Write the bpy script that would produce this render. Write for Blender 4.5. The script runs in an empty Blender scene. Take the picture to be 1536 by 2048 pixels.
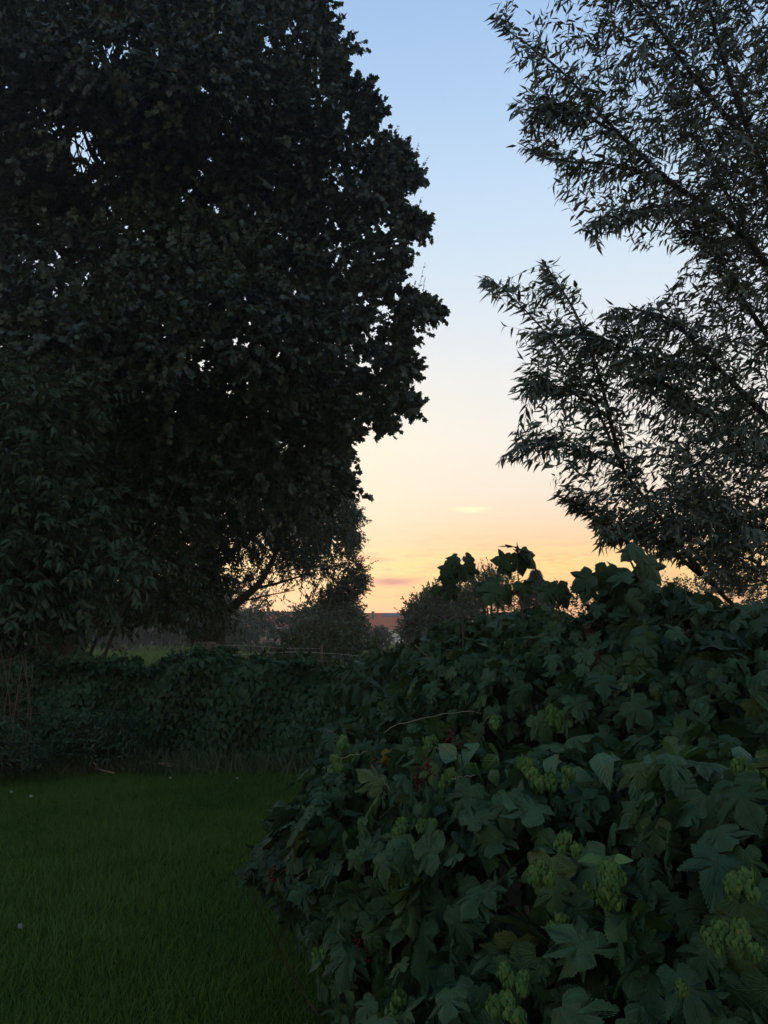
import bpy, math, random
import numpy as np
from mathutils import Vector
R = math.radians
rng = np.random.default_rng(7)
random.seed(7)
sc = bpy.context.scene
COL = sc.collection

# ------------------------------------------------------------------ camera
F = 1538.0                       # focal length in pixels of the 1536x2048 photograph
PITCH = R(9.1)
EYE = 1.6
cam = bpy.data.cameras.new("camera")
cam.sensor_fit = 'VERTICAL'
cam.angle_y = 2*math.atan(1024/F)
cam.clip_start = 0.05
cam.clip_end = 6000
cam_o = bpy.data.objects.new("camera", cam)
COL.objects.link(cam_o)
cam_o.location = (0, 0, EYE)
cam_o.rotation_euler = (R(90)+PITCH, 0, 0)
sc.camera = cam_o

# ------------------------------------------------------------------ sky
SUN_EL, SUN_AZ = R(1.2), R(-5)          # azimuth from +Y, positive to +X
w = bpy.data.worlds.new("World")
sc.world = w
w.use_nodes = True
nt = w.node_tree
nt.nodes.clear()
class G:
    """tiny helper to wire node graphs"""
    def __init__(s, nt): s.nt = nt
    def n(s, typ, **kw):
        nd = s.nt.nodes.new(typ)
        for k, v in kw.items(): setattr(nd, k, v)
        return nd
    def set(s, sock, v):
        if hasattr(v, 'is_output'): s.nt.links.new(v, sock)
        else: sock.default_value = v
    def math(s, op, a, b=None, c=None, clamp=False):
        nd = s.n('ShaderNodeMath', operation=op); nd.use_clamp = clamp
        for i, v in enumerate((a, b, c)):
            if v is not None: s.set(nd.inputs[i], v)
        return nd.outputs[0]
    def mix(s, f, a, b, mode='MIX'):
        nd = s.n('ShaderNodeMix', data_type='RGBA', blend_type=mode)
        s.set(nd.inputs[0], f); s.set(nd.inputs[6], a); s.set(nd.inputs[7], b)
        return nd.outputs[2]
    def ramp(s, f, stops, interp='LINEAR'):
        nd = s.n('ShaderNodeValToRGB'); cr = nd.color_ramp; cr.interpolation = interp
        while len(cr.elements) < len(stops): cr.elements.new(0.5)
        for e, (p, c) in zip(cr.elements, stops):
            e.position = p; e.color = (c[0], c[1], c[2], 1)
        s.set(nd.inputs[0], f)
        return nd.outputs[0]
    def noise(s, vec, scale, detail=3, rough=.5, out=0):
        nd = s.n('ShaderNodeTexNoise'); nd.inputs['Scale'].default_value = scale
        nd.inputs['Detail'].default_value = detail; nd.inputs['Roughness'].default_value = rough
        if vec is not None: s.set(nd.inputs['Vector'], vec)
        return nd.outputs[out]
    def gauss(s, x, c, sg):
        d = s.math('DIVIDE', s.math('SUBTRACT', x, c), sg)
        return s.math('EXPONENT', s.math('MULTIPLY', s.math('MULTIPLY', d, d), -1.0))
def lin(r, g, b):
    f = lambda c: c/12.92 if c <= .04045 else ((c+.055)/1.055)**2.4
    return tuple(f(v/255) for v in (r, g, b))
g = G(nt)
tc = g.n('ShaderNodeTexCoord')
sep = g.n('ShaderNodeSeparateXYZ'); nt.links.new(tc.outputs['Generated'], sep.inputs[0])
sx, sy, sz = sep.outputs
el = g.math('MULTIPLY', g.math('ARCSINE', sz), 180/math.pi)             # degrees
az = g.math('MULTIPLY', g.math('ARCTAN2', sx, sy), 180/math.pi)
stops = [(-2, (236,176,140)), (0.3, (240,178,136)), (1.8, (243,184,138)), (3.2, (247,194,130)), (4.6, (252,208,132)), (5.8, (252,211,142)),
         (7.0, (250,210,164)), (8.6, (243,218,188)), (10.5, (239,224,206)), (14, (237,230,219)), (18.5, (228,228,226)),
         (22.5, (215,223,231)), (26, (204,219,232)), (31, (189,211,233)), (37, (170,198,229)), (43, (153,184,223)), (60, (100,132,188)), (90, (80,106,158))]
base = g.ramp(g.math('DIVIDE', g.math('ADD', el, 2.0), 92.0), [((e+2)/92, lin(*c)) for e, c in stops])
# brighter, yellower glow round the hidden sun
dsun = g.n('ShaderNodeVectorMath', operation='DOT_PRODUCT')
nt.links.new(tc.outputs['Generated'], dsun.inputs[0])
dsun.inputs[1].default_value = (math.sin(R(-7))*math.cos(R(9)), math.cos(R(-7))*math.cos(R(9)), math.sin(R(9)))
ang = g.math('MULTIPLY', g.math('ARCCOSINE', g.math('MINIMUM', dsun.outputs['Value'], 0.99999)), 180/math.pi)
glow = g.gauss(ang, 0.0, 10.5)
col = g.mix(g.math('MULTIPLY', glow, .6), base, (*lin(255,242,206), 1))
# soft cirrus ripples low over the horizon
comb = g.n('ShaderNodeCombineXYZ')
g.set(comb.inputs[0], g.math('MULTIPLY', az, .22)); g.set(comb.inputs[1], g.math('MULTIPLY', el, 1.5))
warp = g.noise(comb.outputs[0], 1.0, 5, .62)
band = g.math('MULTIPLY', g.gauss(el, 4.6, 2.2), g.gauss(az, 2.0, 22))
rip = g.math('MULTIPLY', g.math('SUBTRACT', warp, .5), band)
rip = g.math('MULTIPLY', rip, 3.0)
col = g.mix(g.math('MAXIMUM', rip, 0.0), col, (*lin(255,226,150), 1))
col = g.mix(g.math('MAXIMUM', g.math('MULTIPLY', rip, -1.3), 0.0), col, (*lin(232,164,140), 1))
# fine broken mackerel ripples
comb2 = g.n('ShaderNodeCombineXYZ')
g.set(comb2.inputs[0], g.math('MULTIPLY', az, 1.1)); g.set(comb2.inputs[1], g.math('MULTIPLY', el, 5.5)); comb2.inputs[2].default_value = 3.1
fin = g.math('MULTIPLY', g.math('MAXIMUM', g.math('SUBTRACT', g.noise(comb2.outputs[0], 1.0, 3, .6), .5), 0.0),
             g.math('MULTIPLY', g.gauss(el, 5.0, 1.3), 3.4))
col = g.mix(fin, col, (*lin(255,232,160), 1))
# mauve bar of cloud and a small bright streak
jit = g.math('SUBTRACT', g.noise(comb2.outputs[0], .6, 4, .6), .5)
eld = g.math('ADD', el, g.math('MULTIPLY', jit, .5))
dark = g.math('MULTIPLY', g.gauss(eld, 3.95, .27), g.gauss(az, .7, 1.9))
dark2 = g.math('MULTIPLY', g.gauss(eld, 3.2, .16), g.gauss(az, -2.6, 2.2))
dk = g.math('MINIMUM', g.math('ADD', g.math('MULTIPLY', dark, 1.1), g.math('MULTIPLY', dark2, .35)), 1.0)
col = g.mix(dk, col, (*lin(206,156,146), 1))
brt = g.math('MULTIPLY', g.gauss(eld, 9.25, .2), g.gauss(az, 6.6, 1.15))
col = g.mix(g.math('MULTIPLY', brt, 1.0), col, (*lin(255,246,200), 1))
# the eastern half of the dusk sky is much dimmer and bluer
east = g.n('ShaderNodeMapRange'); east.interpolation_type = 'SMOOTHSTEP'
g.set(east.inputs[0], sy); east.inputs[1].default_value = -.55; east.inputs[2].default_value = .45
dim = g.mix(east.outputs[0], (.82, .84, .86, 1), (1, 1, 1, 1))
col = g.mix(1.0, col, dim, 'MULTIPLY')
bg = g.n('ShaderNodeBackground'); g.set(bg.inputs[0], col); bg.inputs[1].default_value = 1.16
nis = g.n('ShaderNodeTexSky', sky_type='NISHITA'); nis.sun_disc = False
nis.sun_elevation = SUN_EL; nis.sun_rotation = SUN_AZ
bg2 = g.n('ShaderNodeBackground'); g.set(bg2.inputs[0], nis.outputs[0]); bg2.inputs[1].default_value = .012
add = g.n('ShaderNodeAddShader')
nt.links.new(bg.outputs[0], add.inputs[0]); nt.links.new(bg2.outputs[0], add.inputs[1])
wo = g.n('ShaderNodeOutputWorld'); nt.links.new(add.outputs[0], wo.inputs[0])

sun = bpy.data.lights.new("sun", 'SUN')
sun.energy = .12; sun.angle = R(3); sun.color = (1, .62, .35)
sun_o = bpy.data.objects.new("sun", sun); COL.objects.link(sun_o)
sun_o.rotation_euler = Vector((-math.sin(SUN_AZ)*math.cos(SUN_EL), -math.cos(SUN_AZ)*math.cos(SUN_EL), -math.sin(SUN_EL))).to_track_quat('-Z', 'Y').to_euler()

HAZE = .0013                     # density per metre of the haze volume standing in for lens glare
sc.render.engine = 'CYCLES'
sc.view_settings.view_transform = 'Standard'
sc.view_settings.look = 'None'
sc.view_settings.exposure = 0.0
sc.view_settings.gamma = 1.0
cy = sc.cycles
cy.use_denoising = True
cy.max_bounces = 5; cy.diffuse_bounces = 2; cy.glossy_bounces = 2; cy.transmission_bounces = 3; cy.transparent_max_bounces = 4

# ------------------------------------------------------------------ helpers
cp, sp_ = math.cos(PITCH), math.sin(PITCH)
def P(px, py, d):
    """world point at ground distance d (along +Y) seen at pixel px,py"""
    px, py, d = np.broadcast_arrays(*(np.asarray(v, float) for v in (px, py, d)))
    x = (px-768)/F; v = (1024-py)/F
    Y = cp - v*sp_; Z = sp_ + v*cp
    return np.stack([x/Y*d, d, EYE+Z/Y*d], -1)
def px_of(p):
    p = np.asarray(p); q = p - np.array([0, 0, EYE])
    fw = q[..., 1]*cp + q[..., 2]*sp_; up = -q[..., 1]*sp_ + q[..., 2]*cp
    return 768+F*q[..., 0]/fw, 1024-F*up/fw
def inpoly(x, y, poly):
    x = np.asarray(x, float); y = np.asarray(y, float); ins = np.zeros(x.shape, bool)
    n = len(poly)
    for i in range(n):
        x1, y1 = poly[i]; x2, y2 = poly[(i+1) % n]
        if y1 == y2: continue
        c = ((y1 > y) != (y2 > y)) & (x < (x2-x1)*(y-y1)/(y2-y1)+x1)
        ins ^= c
    return ins
def nrm(v):
    return v/np.maximum(np.linalg.norm(v, axis=-1, keepdims=True), 1e-9)
def rdir(n):
    return nrm(rng.normal(size=(n, 3)))

def link(name, me, mat=None, parent=None):
    o = bpy.data.objects.new(name, me)
    if mat is not None and me is not None and not me.materials: me.materials.append(mat)
    COL.objects.link(o)
    if parent is not None: o.parent = parent
    return o
def tag(o, label, cat, group=None):
    o['label'] = label; o['category'] = cat
    if group: o['group'] = group
    return o
def thing(name, label, cat, loc, group=None):
    o = bpy.data.objects.new(name, None); COL.objects.link(o)
    o.location = [float(v) for v in loc]; o.empty_display_size = .1
    return tag(o, label, cat, group)
def mesh_np(name, V, T, smooth=False, rnd=None, lc=None):
    """mesh from vertex array and triangle array"""
    me = bpy.data.meshes.new(name)
    V = np.ascontiguousarray(V, np.float32); T = np.ascontiguousarray(T, np.int32)
    me.vertices.add(len(V)); me.vertices.foreach_set('co', V.ravel())
    me.loops.add(T.size); me.loops.foreach_set('vertex_index', T.ravel())
    me.polygons.add(len(T))
    me.polygons.foreach_set('loop_start', np.arange(0, T.size, 3, dtype=np.int32))
    if smooth: me.polygons.foreach_set('use_smooth', np.ones(len(T), bool))
    me.update(calc_edges=True)
    if rnd is not None:
        a = me.attributes.new('rnd', 'FLOAT', 'POINT'); a.data.foreach_set('value', np.ascontiguousarray(rnd, np.float32))
    if lc is not None:
        a = me.attributes.new('lc', 'FLOAT_VECTOR', 'POINT'); a.data.foreach_set('vector', np.ascontiguousarray(lc, np.float32).ravel())
    return me
def scatter(tmpl, pos, axis, normal, size, rv=None):
    """copies of leaf templates -> V, T, rnd, lc ; tmpl is a list of (V,T) variants"""
    n = len(pos)
    axis = nrm(axis); normal = normal - axis*np.sum(axis*normal, -1, keepdims=True); normal = nrm(normal)
    X = np.cross(axis, normal)
    size = np.broadcast_to(np.asarray(size, float), (n,))
    if rv is None: rv = rng.random(n)
    Vs, Ts, Rs, Ls = [], [], [], []; off = 0
    which = rng.integers(0, len(tmpl), n)
    for k, (tv, tt) in enumerate(tmpl):
        s = np.nonzero(which == k)[0]
        if not len(s): continue
        a = pos[s][:, None, :] + size[s][:, None, None]*(tv[None, :, 0:1]*X[s][:, None, :] + tv[None, :, 1:2]*axis[s][:, None, :] + tv[None, :, 2:3]*normal[s][:, None, :])
        Vs.append(a.reshape(-1, 3))
        Ts.append((tt[None] + (np.arange(len(s))*len(tv))[:, None, None] + off).reshape(-1, 3))
        Rs.append(np.repeat(rv[s], len(tv))); Ls.append(np.tile(tv, (len(s), 1)))
        off += len(s)*len(tv)
    return np.concatenate(Vs), np.concatenate(Ts), np.concatenate(Rs), np.concatenate(Ls)
def merge(parts):
    V, T, Rr, L = [], [], [], []; off = 0
    for v, t, r, l in parts:
        V.append(v); T.append(t+off); Rr.append(r); L.append(l); off += len(v)
    return np.concatenate(V), np.concatenate(T), np.concatenate(Rr), np.concatenate(L)
def leafmesh(name, parts, mat, parent=None, smooth=False, origin=None):
    V, T, Rr, L = merge(parts)
    if origin is not None: V = V-np.asarray(origin)
    return link(name, mesh_np(name, V, T, smooth, Rr, L), mat, parent)
def org(parent):
    return np.array(parent.location) if parent is not None else np.zeros(3)

def smoothline(pts, n):
    """Catmull-Rom through the points"""
    p = np.asarray(pts, float)
    if len(p) < 3: 
        t = np.linspace(0, 1, n)[:, None]; return p[0]*(1-t)+p[-1]*t
    q = np.vstack([2*p[0]-p[1], p, 2*p[-1]-p[-2]]); out = []
    ts = np.linspace(0, len(p)-1-1e-6, n)
    for t in ts:
        i = int(t); u = t-i; a, b, c, d = q[i:i+4]
        out.append(.5*((2*b)+(-a+c)*u+(2*a-5*b+4*c-d)*u*u+(-a+3*b-3*c+d)*u**3))
    return np.array(out)
def tube(pts, rad, sides=7, wob=0.0):
    """one tapered tube -> V,T,rnd,lc"""
    pts = np.asarray(pts, float); n = len(pts)
    rad = np.broadcast_to(np.asarray(rad, float), (n,)) if np.ndim(rad) == 0 or len(rad) == n else np.interp(np.linspace(0, 1, n), np.linspace(0, 1, len(rad)), rad)
    tg = nrm(np.gradient(pts, axis=0))
    up = np.array([0., 0, 1]) if abs(tg[0][2]) < .9 else np.array([1., 0, 0])
    V = []; a = np.linspace(0, 2*np.pi, sides, endpoint=False)
    u = nrm(np.cross(tg[0], up))
    for i in range(n):
        u = nrm(u - tg[i]*np.dot(u, tg[i])); v = np.cross(tg[i], u)
        rr = rad[i]*(1+wob*rng.normal(size=sides))
        V.append(pts[i]+(np.cos(a)*rr)[:, None]*u+(np.sin(a)*rr)[:, None]*v)
    V = np.concatenate(V); T = []
    for i in range(n-1):
        for j in range(sides):
            k = (j+1) % sides; A, B, C, D = i*sides+j, i*sides+k, (i+1)*sides+k, (i+1)*sides+j
            T += [(A, B, C), (A, C, D)]
    for j in range(1, sides-1):
        T.append((0, j+1, j)); b = (n-1)*sides; T.append((b, b+j, b+j+1))
    T = np.array(T)
    return V, T, np.full(len(V), rng.random()), np.zeros((len(V), 3))
def tubes_fast(p0, p1, r0, r1, sag=None):
    """many straight 3-sided twigs at once (p0,p1: n,3)"""
    n = len(p0); d = nrm(p1-p0); up = np.where(np.abs(d[:, 2:3]) > .9, [[1., 0, 0]], [[0., 0, 1]])
    u = nrm(np.cross(d, up)); v = np.cross(d, u)
    V = np.zeros((n, 6, 3))
    r0 = np.broadcast_to(r0, (n,)); r1 = np.broadcast_to(r1, (n,))
    for j in range(3):
        a = 2*np.pi*j/3; o = np.cos(a)*u+np.sin(a)*v
        V[:, j] = p0+o*r0[:, None]; V[:, 3+j] = p1+o*r1[:, None]
    t = []
    for j in range(3):
        k = (j+1) % 3; t += [(j, k, 3+k), (j, 3+k, 3+j)]
    T = (np.array(t)[None]+(np.arange(n)*6)[:, None, None]).reshape(-1, 3)
    return V.reshape(-1, 3), T, np.repeat(rng.random(n), 6), np.zeros((n*6, 3))
def tubemesh(name, parts, mat, parent=None, smooth=True):
    return leafmesh(name, parts, mat, parent, smooth, org(parent))

# ---- leaf templates: x across, y along from the stalk, z up from the blade
def fan(outline, centre, ringf, zfun):
    """outline polygon -> centre + inner ring + outline, triangulated"""
    o = np.asarray(outline, float); c = np.asarray(centre, float); n = len(o)
    V2 = [c] if ringf is None else [c]
    if ringf: V2 = np.vstack([c[None], c+(o-c)*ringf, o])
    else: V2 = np.vstack([c[None], o])
    T = []
    for i in range(n):
        j = (i+1) % n
        T.append((0, 1+i, 1+j))
        if ringf:
            T += [(1+i, 1+n+i, 1+n+j), (1+i, 1+n+j, 1+j)]
    z = zfun(V2[:, 0], V2[:, 1])
    return np.column_stack([V2, z]), np.array(T)
def mirror(half):
    h = [tuple(p) for p in half]
    return h + [(-x, y) for x, y in reversed(h) if abs(x) > 1e-6]
def palmate_outline(narrow=1.0, teeth=0):
    half = [(0, .06), (.15, -.08), (.33, -.05), (.54, .08), (.50, .24), (.42, .35), (.57, .46), (.70, .68), (.50, .67), (.31, .62), (.26, .79), (.12, .93), (0, 1.08)]
    half = [(x*narrow*.92, y) for x, y in half]
    if teeth:
        out = []
        for (x1, y1), (x2, y2) in zip(half[1:-1], half[2:]):
            for k in range(teeth):
                t = k/teeth; tm = (k+.55)/teeth
                dx, dy = x2-x1, y2-y1; L = math.hypot(dx, dy)
                nx, ny = dy/L, -dx/L
                if nx*(x1)+ny*(y1-.35) < 0: nx, ny = -nx, -ny
                out.append((x1+dx*t, y1+dy*t))
                out.append((x1+dx*tm+nx*.03, y1+dy*tm+ny*.03))
        half = [half[0]]+out+[half[-1]]
    return mirror(half)
def palm_z(fold, droop, wave, ph):
    def f(x, y):
        r = np.hypot(x, y); a = np.arctan2(x, y+.05)
        return fold*np.abs(x) - droop*r**2 + wave*r*np.cos(a*4.5*2+ph) + .04*np.sin(7*x+ph)*r
    return f
PALM_HI = [fan(palmate_outline(nw, 3), (0, .32), .55, palm_z(f, d, wv, p)) for nw, f, d, wv, p in
           ((1.0, .15, .30, .05, 0), (1.1, -.12, .15, .045, 1), (.95, .25, .45, .06, 2), (1.05, -.25, .35, .05, .5), (.9, .1, .6, .06, 1.5))]
PALM_LO = [fan(mirror([(0, .0), (.28, -.04), (.5, .14), (.40, .32), (.60, .62), (.28, .64), (0, 1.0)]), (0, .32), None, palm_z(f, d, 0, 0)) for f, d in ((.2, .3), (-.2, .2), (.1, .5))]
def ovate(wd, fold, droop, n=5, tw=0.0, base=.25):
    ys = np.linspace(0, 1, n+1); V = []; T = []
    for i, y in enumerate(ys):
        hw = wd*(np.sin(np.pi*min(1, (y**.62))) if 0 < y < 1 else 0)*(1-.25*y)
        zm = -droop*y*y
        V += [(-hw, y, zm+fold*hw), (0, y, zm), (hw, y, zm+fold*hw+tw*hw)]
    for i in range(n):
        a = i*3
        T += [(a, a+1, a+4), (a, a+4, a+3), (a+1, a+2, a+5), (a+1, a+5, a+4)]
    return np.array(V), np.array(T)
OVATE = [ovate(.36, .35, .25, 5), ovate(.32, -.2, .4, 5, .3), ovate(.40, .15, .6, 5, -.3)]
SMALL = [ovate(.34, .3, .25, 2), ovate(.30, -.2, .4, 2), ovate(.38, .2, .1, 2)]
LANCE = [ovate(.125, .35, .12, 3), ovate(.11, .25, .35, 3, .3), ovate(.14, .2, .2, 3, -.3), ovate(.12, .3, .5, 3)]
LEAFLET = [ovate(.20, .3, .3, 3), ovate(.17, .3, .5, 3, .3)]
def heart(fold, droop):
    return fan(mirror([(0, .02), (.12, -.14), (.28, -.14), (.40, .02), (.38, .25), (.25, .55), (.10, .85), (0, 1.0)]), (0, .25), .6, lambda x, y: fold*np.abs(x)-droop*(x*x+y*y)+.03*np.sin(9*y))
HEART = [heart(.2, .25), heart(-.15, .2), heart(.3, .5)]
BLADE = [(np.array([(-.05, 0, 0), (.05, 0, 0), (-.035, .55, c*.3), (.035, .55, c*.3), (0, 1, c)]), np.array([(0, 1, 3), (0, 3, 2), (2, 3, 4)])) for c in (.1, .35, .7)]

# ---- materials
def leaf_mat(name, c1, c2, rough=.5, transl=.22, spec=.35, accent=None, veins=None, sheen=0):
    m = bpy.data.materials.new(name); m.use_nodes = True; nt = m.node_tree; nt.nodes.clear(); g = G(nt)
    at = g.n('ShaderNodeAttribute', attribute_name='rnd')
    st = [(0, c1), (.9, c2)]
    if accent: st = [(0, c1), (.93, c2), (.965, accent), (1.0, accent)]
    base = g.ramp(at.outputs['Fac'], st)
    geo = g.n('ShaderNodeNewGeometry')
    base = g.mix(g.noise(geo.outputs['Position'], 2.3, 2), g.mix(.5, base, (*c1, 1)), base)
    pr = g.n('ShaderNodeBsdfPrincipled')
    if veins:
        lc = g.n('ShaderNodeAttribute', attribute_name='lc')
        s = g.n('ShaderNodeSeparateXYZ'); nt.links.new(lc.outputs['Vector'], s.inputs[0])
        x, y = s.outputs[0], s.outputs[1]
        if veins == 'palm':
            a = g.math('ARCTAN2', x, g.math('ADD', y, .03))
            r = g.math('SQRT', g.math('ADD', g.math('MULTIPLY', x, x), g.math('MULTIPLY', y, y)))
            v = g.math('MULTIPLY', g.math('ABSOLUTE', g.math('SINE', g.math('MULTIPLY', a, 4.5))), r)
            side = g.math('ABSOLUTE', g.math('SINE', g.math('ADD', g.math('MULTIPLY', r, 26.0), g.math('MULTIPLY', v, -30.0))))
        else:
            v = g.math('ABSOLUTE', x)
            side = g.math('ABSOLUTE', g.math('SINE', g.math('SUBTRACT', g.math('MULTIPLY', y, 24.0), g.math('MULTIPLY', v, 22.0))))
        main = g.math('SUBTRACT', 1.0, g.math('MULTIPLY', v, 28.0), clamp=True)
        sec = g.math('SUBTRACT', 1.0, g.math('MULTIPLY', side, 5.0), clamp=True)
        vv = g.math('MAXIMUM', main, g.math('MULTIPLY', sec, .45))
        base = g.mix(g.math('MULTIPLY', vv, .45), base, (c2[0]*1.9, c2[1]*1.6, c2[2]*1.5, 1))
        bp = g.n('ShaderNodeBump'); bp.inputs['Strength'].default_value = .7; bp.inputs['Distance'].default_value = .004
        h = g.math('SUBTRACT', g.math('MINIMUM', g.math('MULTIPLY', side, .6), 1.0), main)
        h = g.math('ADD', h, g.math('MULTIPLY', g.noise(geo.outputs['Position'], 180, 2), .5))
        g.set(bp.inputs['Height'], h); nt.links.new(bp.outputs[0], pr.inputs['Normal'])
    if veins:
        old = g.math('MULTIPLY', g.math('GREATER_THAN', g.noise(geo.outputs['Position'], 55, 3, .7), .62), g.math('GREATER_THAN', at.outputs['Fac'], .55))
        base = g.mix(g.math('MULTIPLY', old, .7), base, (c2[0]*1.5, c2[1]*.75, c2[2]*.6, 1))
    g.set(pr.inputs['Base Color'], base); pr.inputs['Roughness'].default_value = rough
    pr.inputs['Specular IOR Level'].default_value = spec
    tr = g.n('ShaderNodeBsdfTranslucent'); g.set(tr.inputs[0], g.mix(1.0, base, (1.5, 1.35, .6, 1), 'MULTIPLY'))
    mx = g.n('ShaderNodeMixShader'); mx.inputs[0].default_value = transl
    nt.links.new(pr.outputs[0], mx.inputs[1]); nt.links.new(tr.outputs[0], mx.inputs[2])
    o = g.n('ShaderNodeOutputMaterial'); nt.links.new(mx.outputs[0], o.inputs[0])
    return m
def solid_mat(name, c1, c2, scale=8, rough=.8, bump=.3, bscale=40, stretch=(1, 1, 1), spec=.3, metal=0):
    m = bpy.data.materials.new(name); m.use_nodes = True; nt = m.node_tree; g = G(nt)
    pr = nt.nodes['Principled BSDF']
    tc = g.n('ShaderNodeTexCoord'); mp = g.n('ShaderNodeMapping'); mp.inputs['Scale'].default_value = stretch
    nt.links.new(tc.outputs['Object'], mp.inputs[0])
    f = g.noise(mp.outputs[0], scale, 5, .6)
    g.set(pr.inputs['Base Color'], g.ramp(f, [(.3, c1), (.7, c2)]))
    pr.inputs['Roughness'].default_value = rough; pr.inputs['Specular IOR Level'].default_value = spec; pr.inputs['Metallic'].default_value = metal
    if bump:
        b = g.n('ShaderNodeBump'); b.inputs['Strength'].default_value = bump; b.inputs['Distance'].default_value = .01
        g.set(b.inputs['Height'], g.noise(mp.outputs[0], bscale, 4, .6)); nt.links.new(b.outputs[0], pr.inputs['Normal'])
    return m
M = dict(
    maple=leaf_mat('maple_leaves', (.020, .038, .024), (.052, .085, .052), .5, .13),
    fine=leaf_mat('fine_leaves', (.028, .045, .024), (.07, .098, .05), .5, .2),
    elder=leaf_mat('compound_leaves', (.02, .045, .024), (.05, .09, .048), .55, .2, .2),
    ivy=leaf_mat('climber_leaves', (.024, .048, .026), (.06, .10, .055), .5, .18, .2),
    willow=leaf_mat('willow_leaves', (.040, .060, .042), (.085, .118, .082), .45, .08),
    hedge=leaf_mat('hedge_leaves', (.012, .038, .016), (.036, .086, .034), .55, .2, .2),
    bush=leaf_mat('lobed_leaves', (.024, .062, .028), (.058, .125, .050), .55, .2, .2, accent=(.09, .13, .04), veins='palm'),
    bushdark=leaf_mat('dark_lobed_leaves', (.02, .05, .026), (.048, .098, .045), .55, .18, .2, veins='palm'),
    broad=leaf_mat('broad_smooth_leaves', (.035, .09, .035), (.07, .15, .06), .4, .2, .4, veins='mid'),
    hop=leaf_mat('hop_bracts', (.05, .135, .04), (.14, .255, .07), .6, .2, .2, veins='mid'),
    yellow=leaf_mat('yellowed_leaf', (.13, .12, .02), (.2, .17, .03), .6, .25, .3, veins='palm'),
    tree_far=leaf_mat('distant_leaves', (.036, .06, .024), (.085, .12, .047), .6, .2),
    conifer=leaf_mat('conifer_needles', (.025, .045, .03), (.05, .075, .045), .6, .1),
    grass=leaf_mat('lawn_blades', (.034, .078, .014), (.08, .15, .03), .55, .25, .12),
    field=leaf_mat('field_blades', (.045, .09, .012), (.085, .15, .022), .55, .3, .15),
    weed=leaf_mat('weed_blades', (.04, .075, .03), (.10, .14, .06), .6, .25, .3),
    dry=leaf_mat('dry_stalks', (.07, .052, .037), (.15, .115, .08), .8, .1, .2),
    pale=leaf_mat('pale_dead_leaf', (.16, .15, .11), (.28, .26, .2), .8, .1, .2),
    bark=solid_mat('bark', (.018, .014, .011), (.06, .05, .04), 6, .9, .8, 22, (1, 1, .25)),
    willowbark=solid_mat('willow_bark', (.012, .011, .009), (.035, .03, .024), 9, .9, .6, 40, (1, 1, .3)),
    stem=solid_mat('green_brown_stem', (.02, .02, .012), (.055, .05, .03), 14, .7, .3, 60, (1, 1, .3)),
    tendril=solid_mat('pale_tendril', (.10, .10, .06), (.20, .19, .12), 20, .7, .2, 80),
    berry=solid_mat('red_berry', (.035, .004, .004), (.08, .007, .006), 30, .4, 0, 1, spec=.2),
    post=solid_mat('weathered_post', (.06, .045, .032), (.16, .125, .09), 7, .9, .9, 26, (1, 1, .15)),
    tape=solid_mat('fence_tape', (.20, .20, .17), (.32, .32, .28), 30, .7, .1, 60),
    stick=solid_mat('dry_stick', (.20, .15, .105), (.40, .32, .23), 12, .85, .5, 50),
    lawn=solid_mat('lawn_soil', (.012, .028, .007), (.024, .055, .012), 2.2, .95, .6, 60, spec=0),
    field_s=solid_mat('field_turf', (.04, .07, .010), (.075, .115, .018), .35, .95, .5, 3, spec=0),
    soil=solid_mat('bed_soil', (.008, .008, .005), (.022, .019, .013), 6, .95, .9, 30, spec=0),
    wall=solid_mat('pale_render', (.55, .54, .5), (.68, .66, .62), 1.5, .9, .2, 20),
    brick=solid_mat('red_brick', (.16, .07, .05), (.25, .11, .075), 9, .9, .3, 30),
    panel=solid_mat('solar_cells', (.10, .11, .13), (.16, .17, .20), 2, .25, 0, 1, spec=.6),
    metal=solid_mat('dark_flue', (.03, .03, .03), (.07, .06, .055), 5, .6, .1, 20),
    glass=solid_mat('window_glass', (.03, .035, .04), (.06, .07, .08), 1, .08, 0, 1, spec=.6),
    timber=solid_mat('painted_door', (.05, .08, .06), (.08, .11, .09), 3, .6, .1, 20),
)
def roof_mat(name, c1, c2):
    m = bpy.data.materials.new(name); m.use_nodes = True; nt = m.node_tree; g = G(nt); pr = nt.nodes['Principled BSDF']
    tc = g.n('ShaderNodeTexCoord')
    bt = g.n('ShaderNodeTexBrick'); bt.inputs['Scale'].default_value = 1
    bt.inputs['Brick Width'].default_value = .3; bt.inputs['Row Height'].default_value = .35; bt.inputs['Mortar Size'].default_value = .03
    bt.inputs['Color1'].default_value = (*c1, 1); bt.inputs['Color2'].default_value = (*c2, 1); bt.inputs['Mortar'].default_value = (c1[0]*.45, c1[1]*.45, c1[2]*.45, 1)
    sw = g.n('ShaderNodeMapping'); sw.inputs['Rotation'].default_value = (R(-50), 0, 0)
    nt.links.new(tc.outputs['Object'], sw.inputs[0]); nt.links.new(sw.outputs[0], bt.inputs['Vector'])
    f = g.noise(tc.outputs['Object'], .5, 4)
    g.set(pr.inputs['Base Color'], g.mix(g.math('MULTIPLY', f, .5), bt.outputs[0], (c1[0]*.6, c1[1]*.6, c1[2]*.6, 1)))
    b = g.n('ShaderNodeBump'); b.inputs['Distance'].default_value = .05; g.set(b.inputs['Height'], bt.outputs['Fac']); b.invert = True
    nt.links.new(b.outputs[0], pr.inputs['Normal']); pr.inputs['Roughness'].default_value = .85
    return m
M['tile'] = roof_mat('orange_roof_tiles', (.55, .14, .055), (.62, .17, .07))

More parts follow.
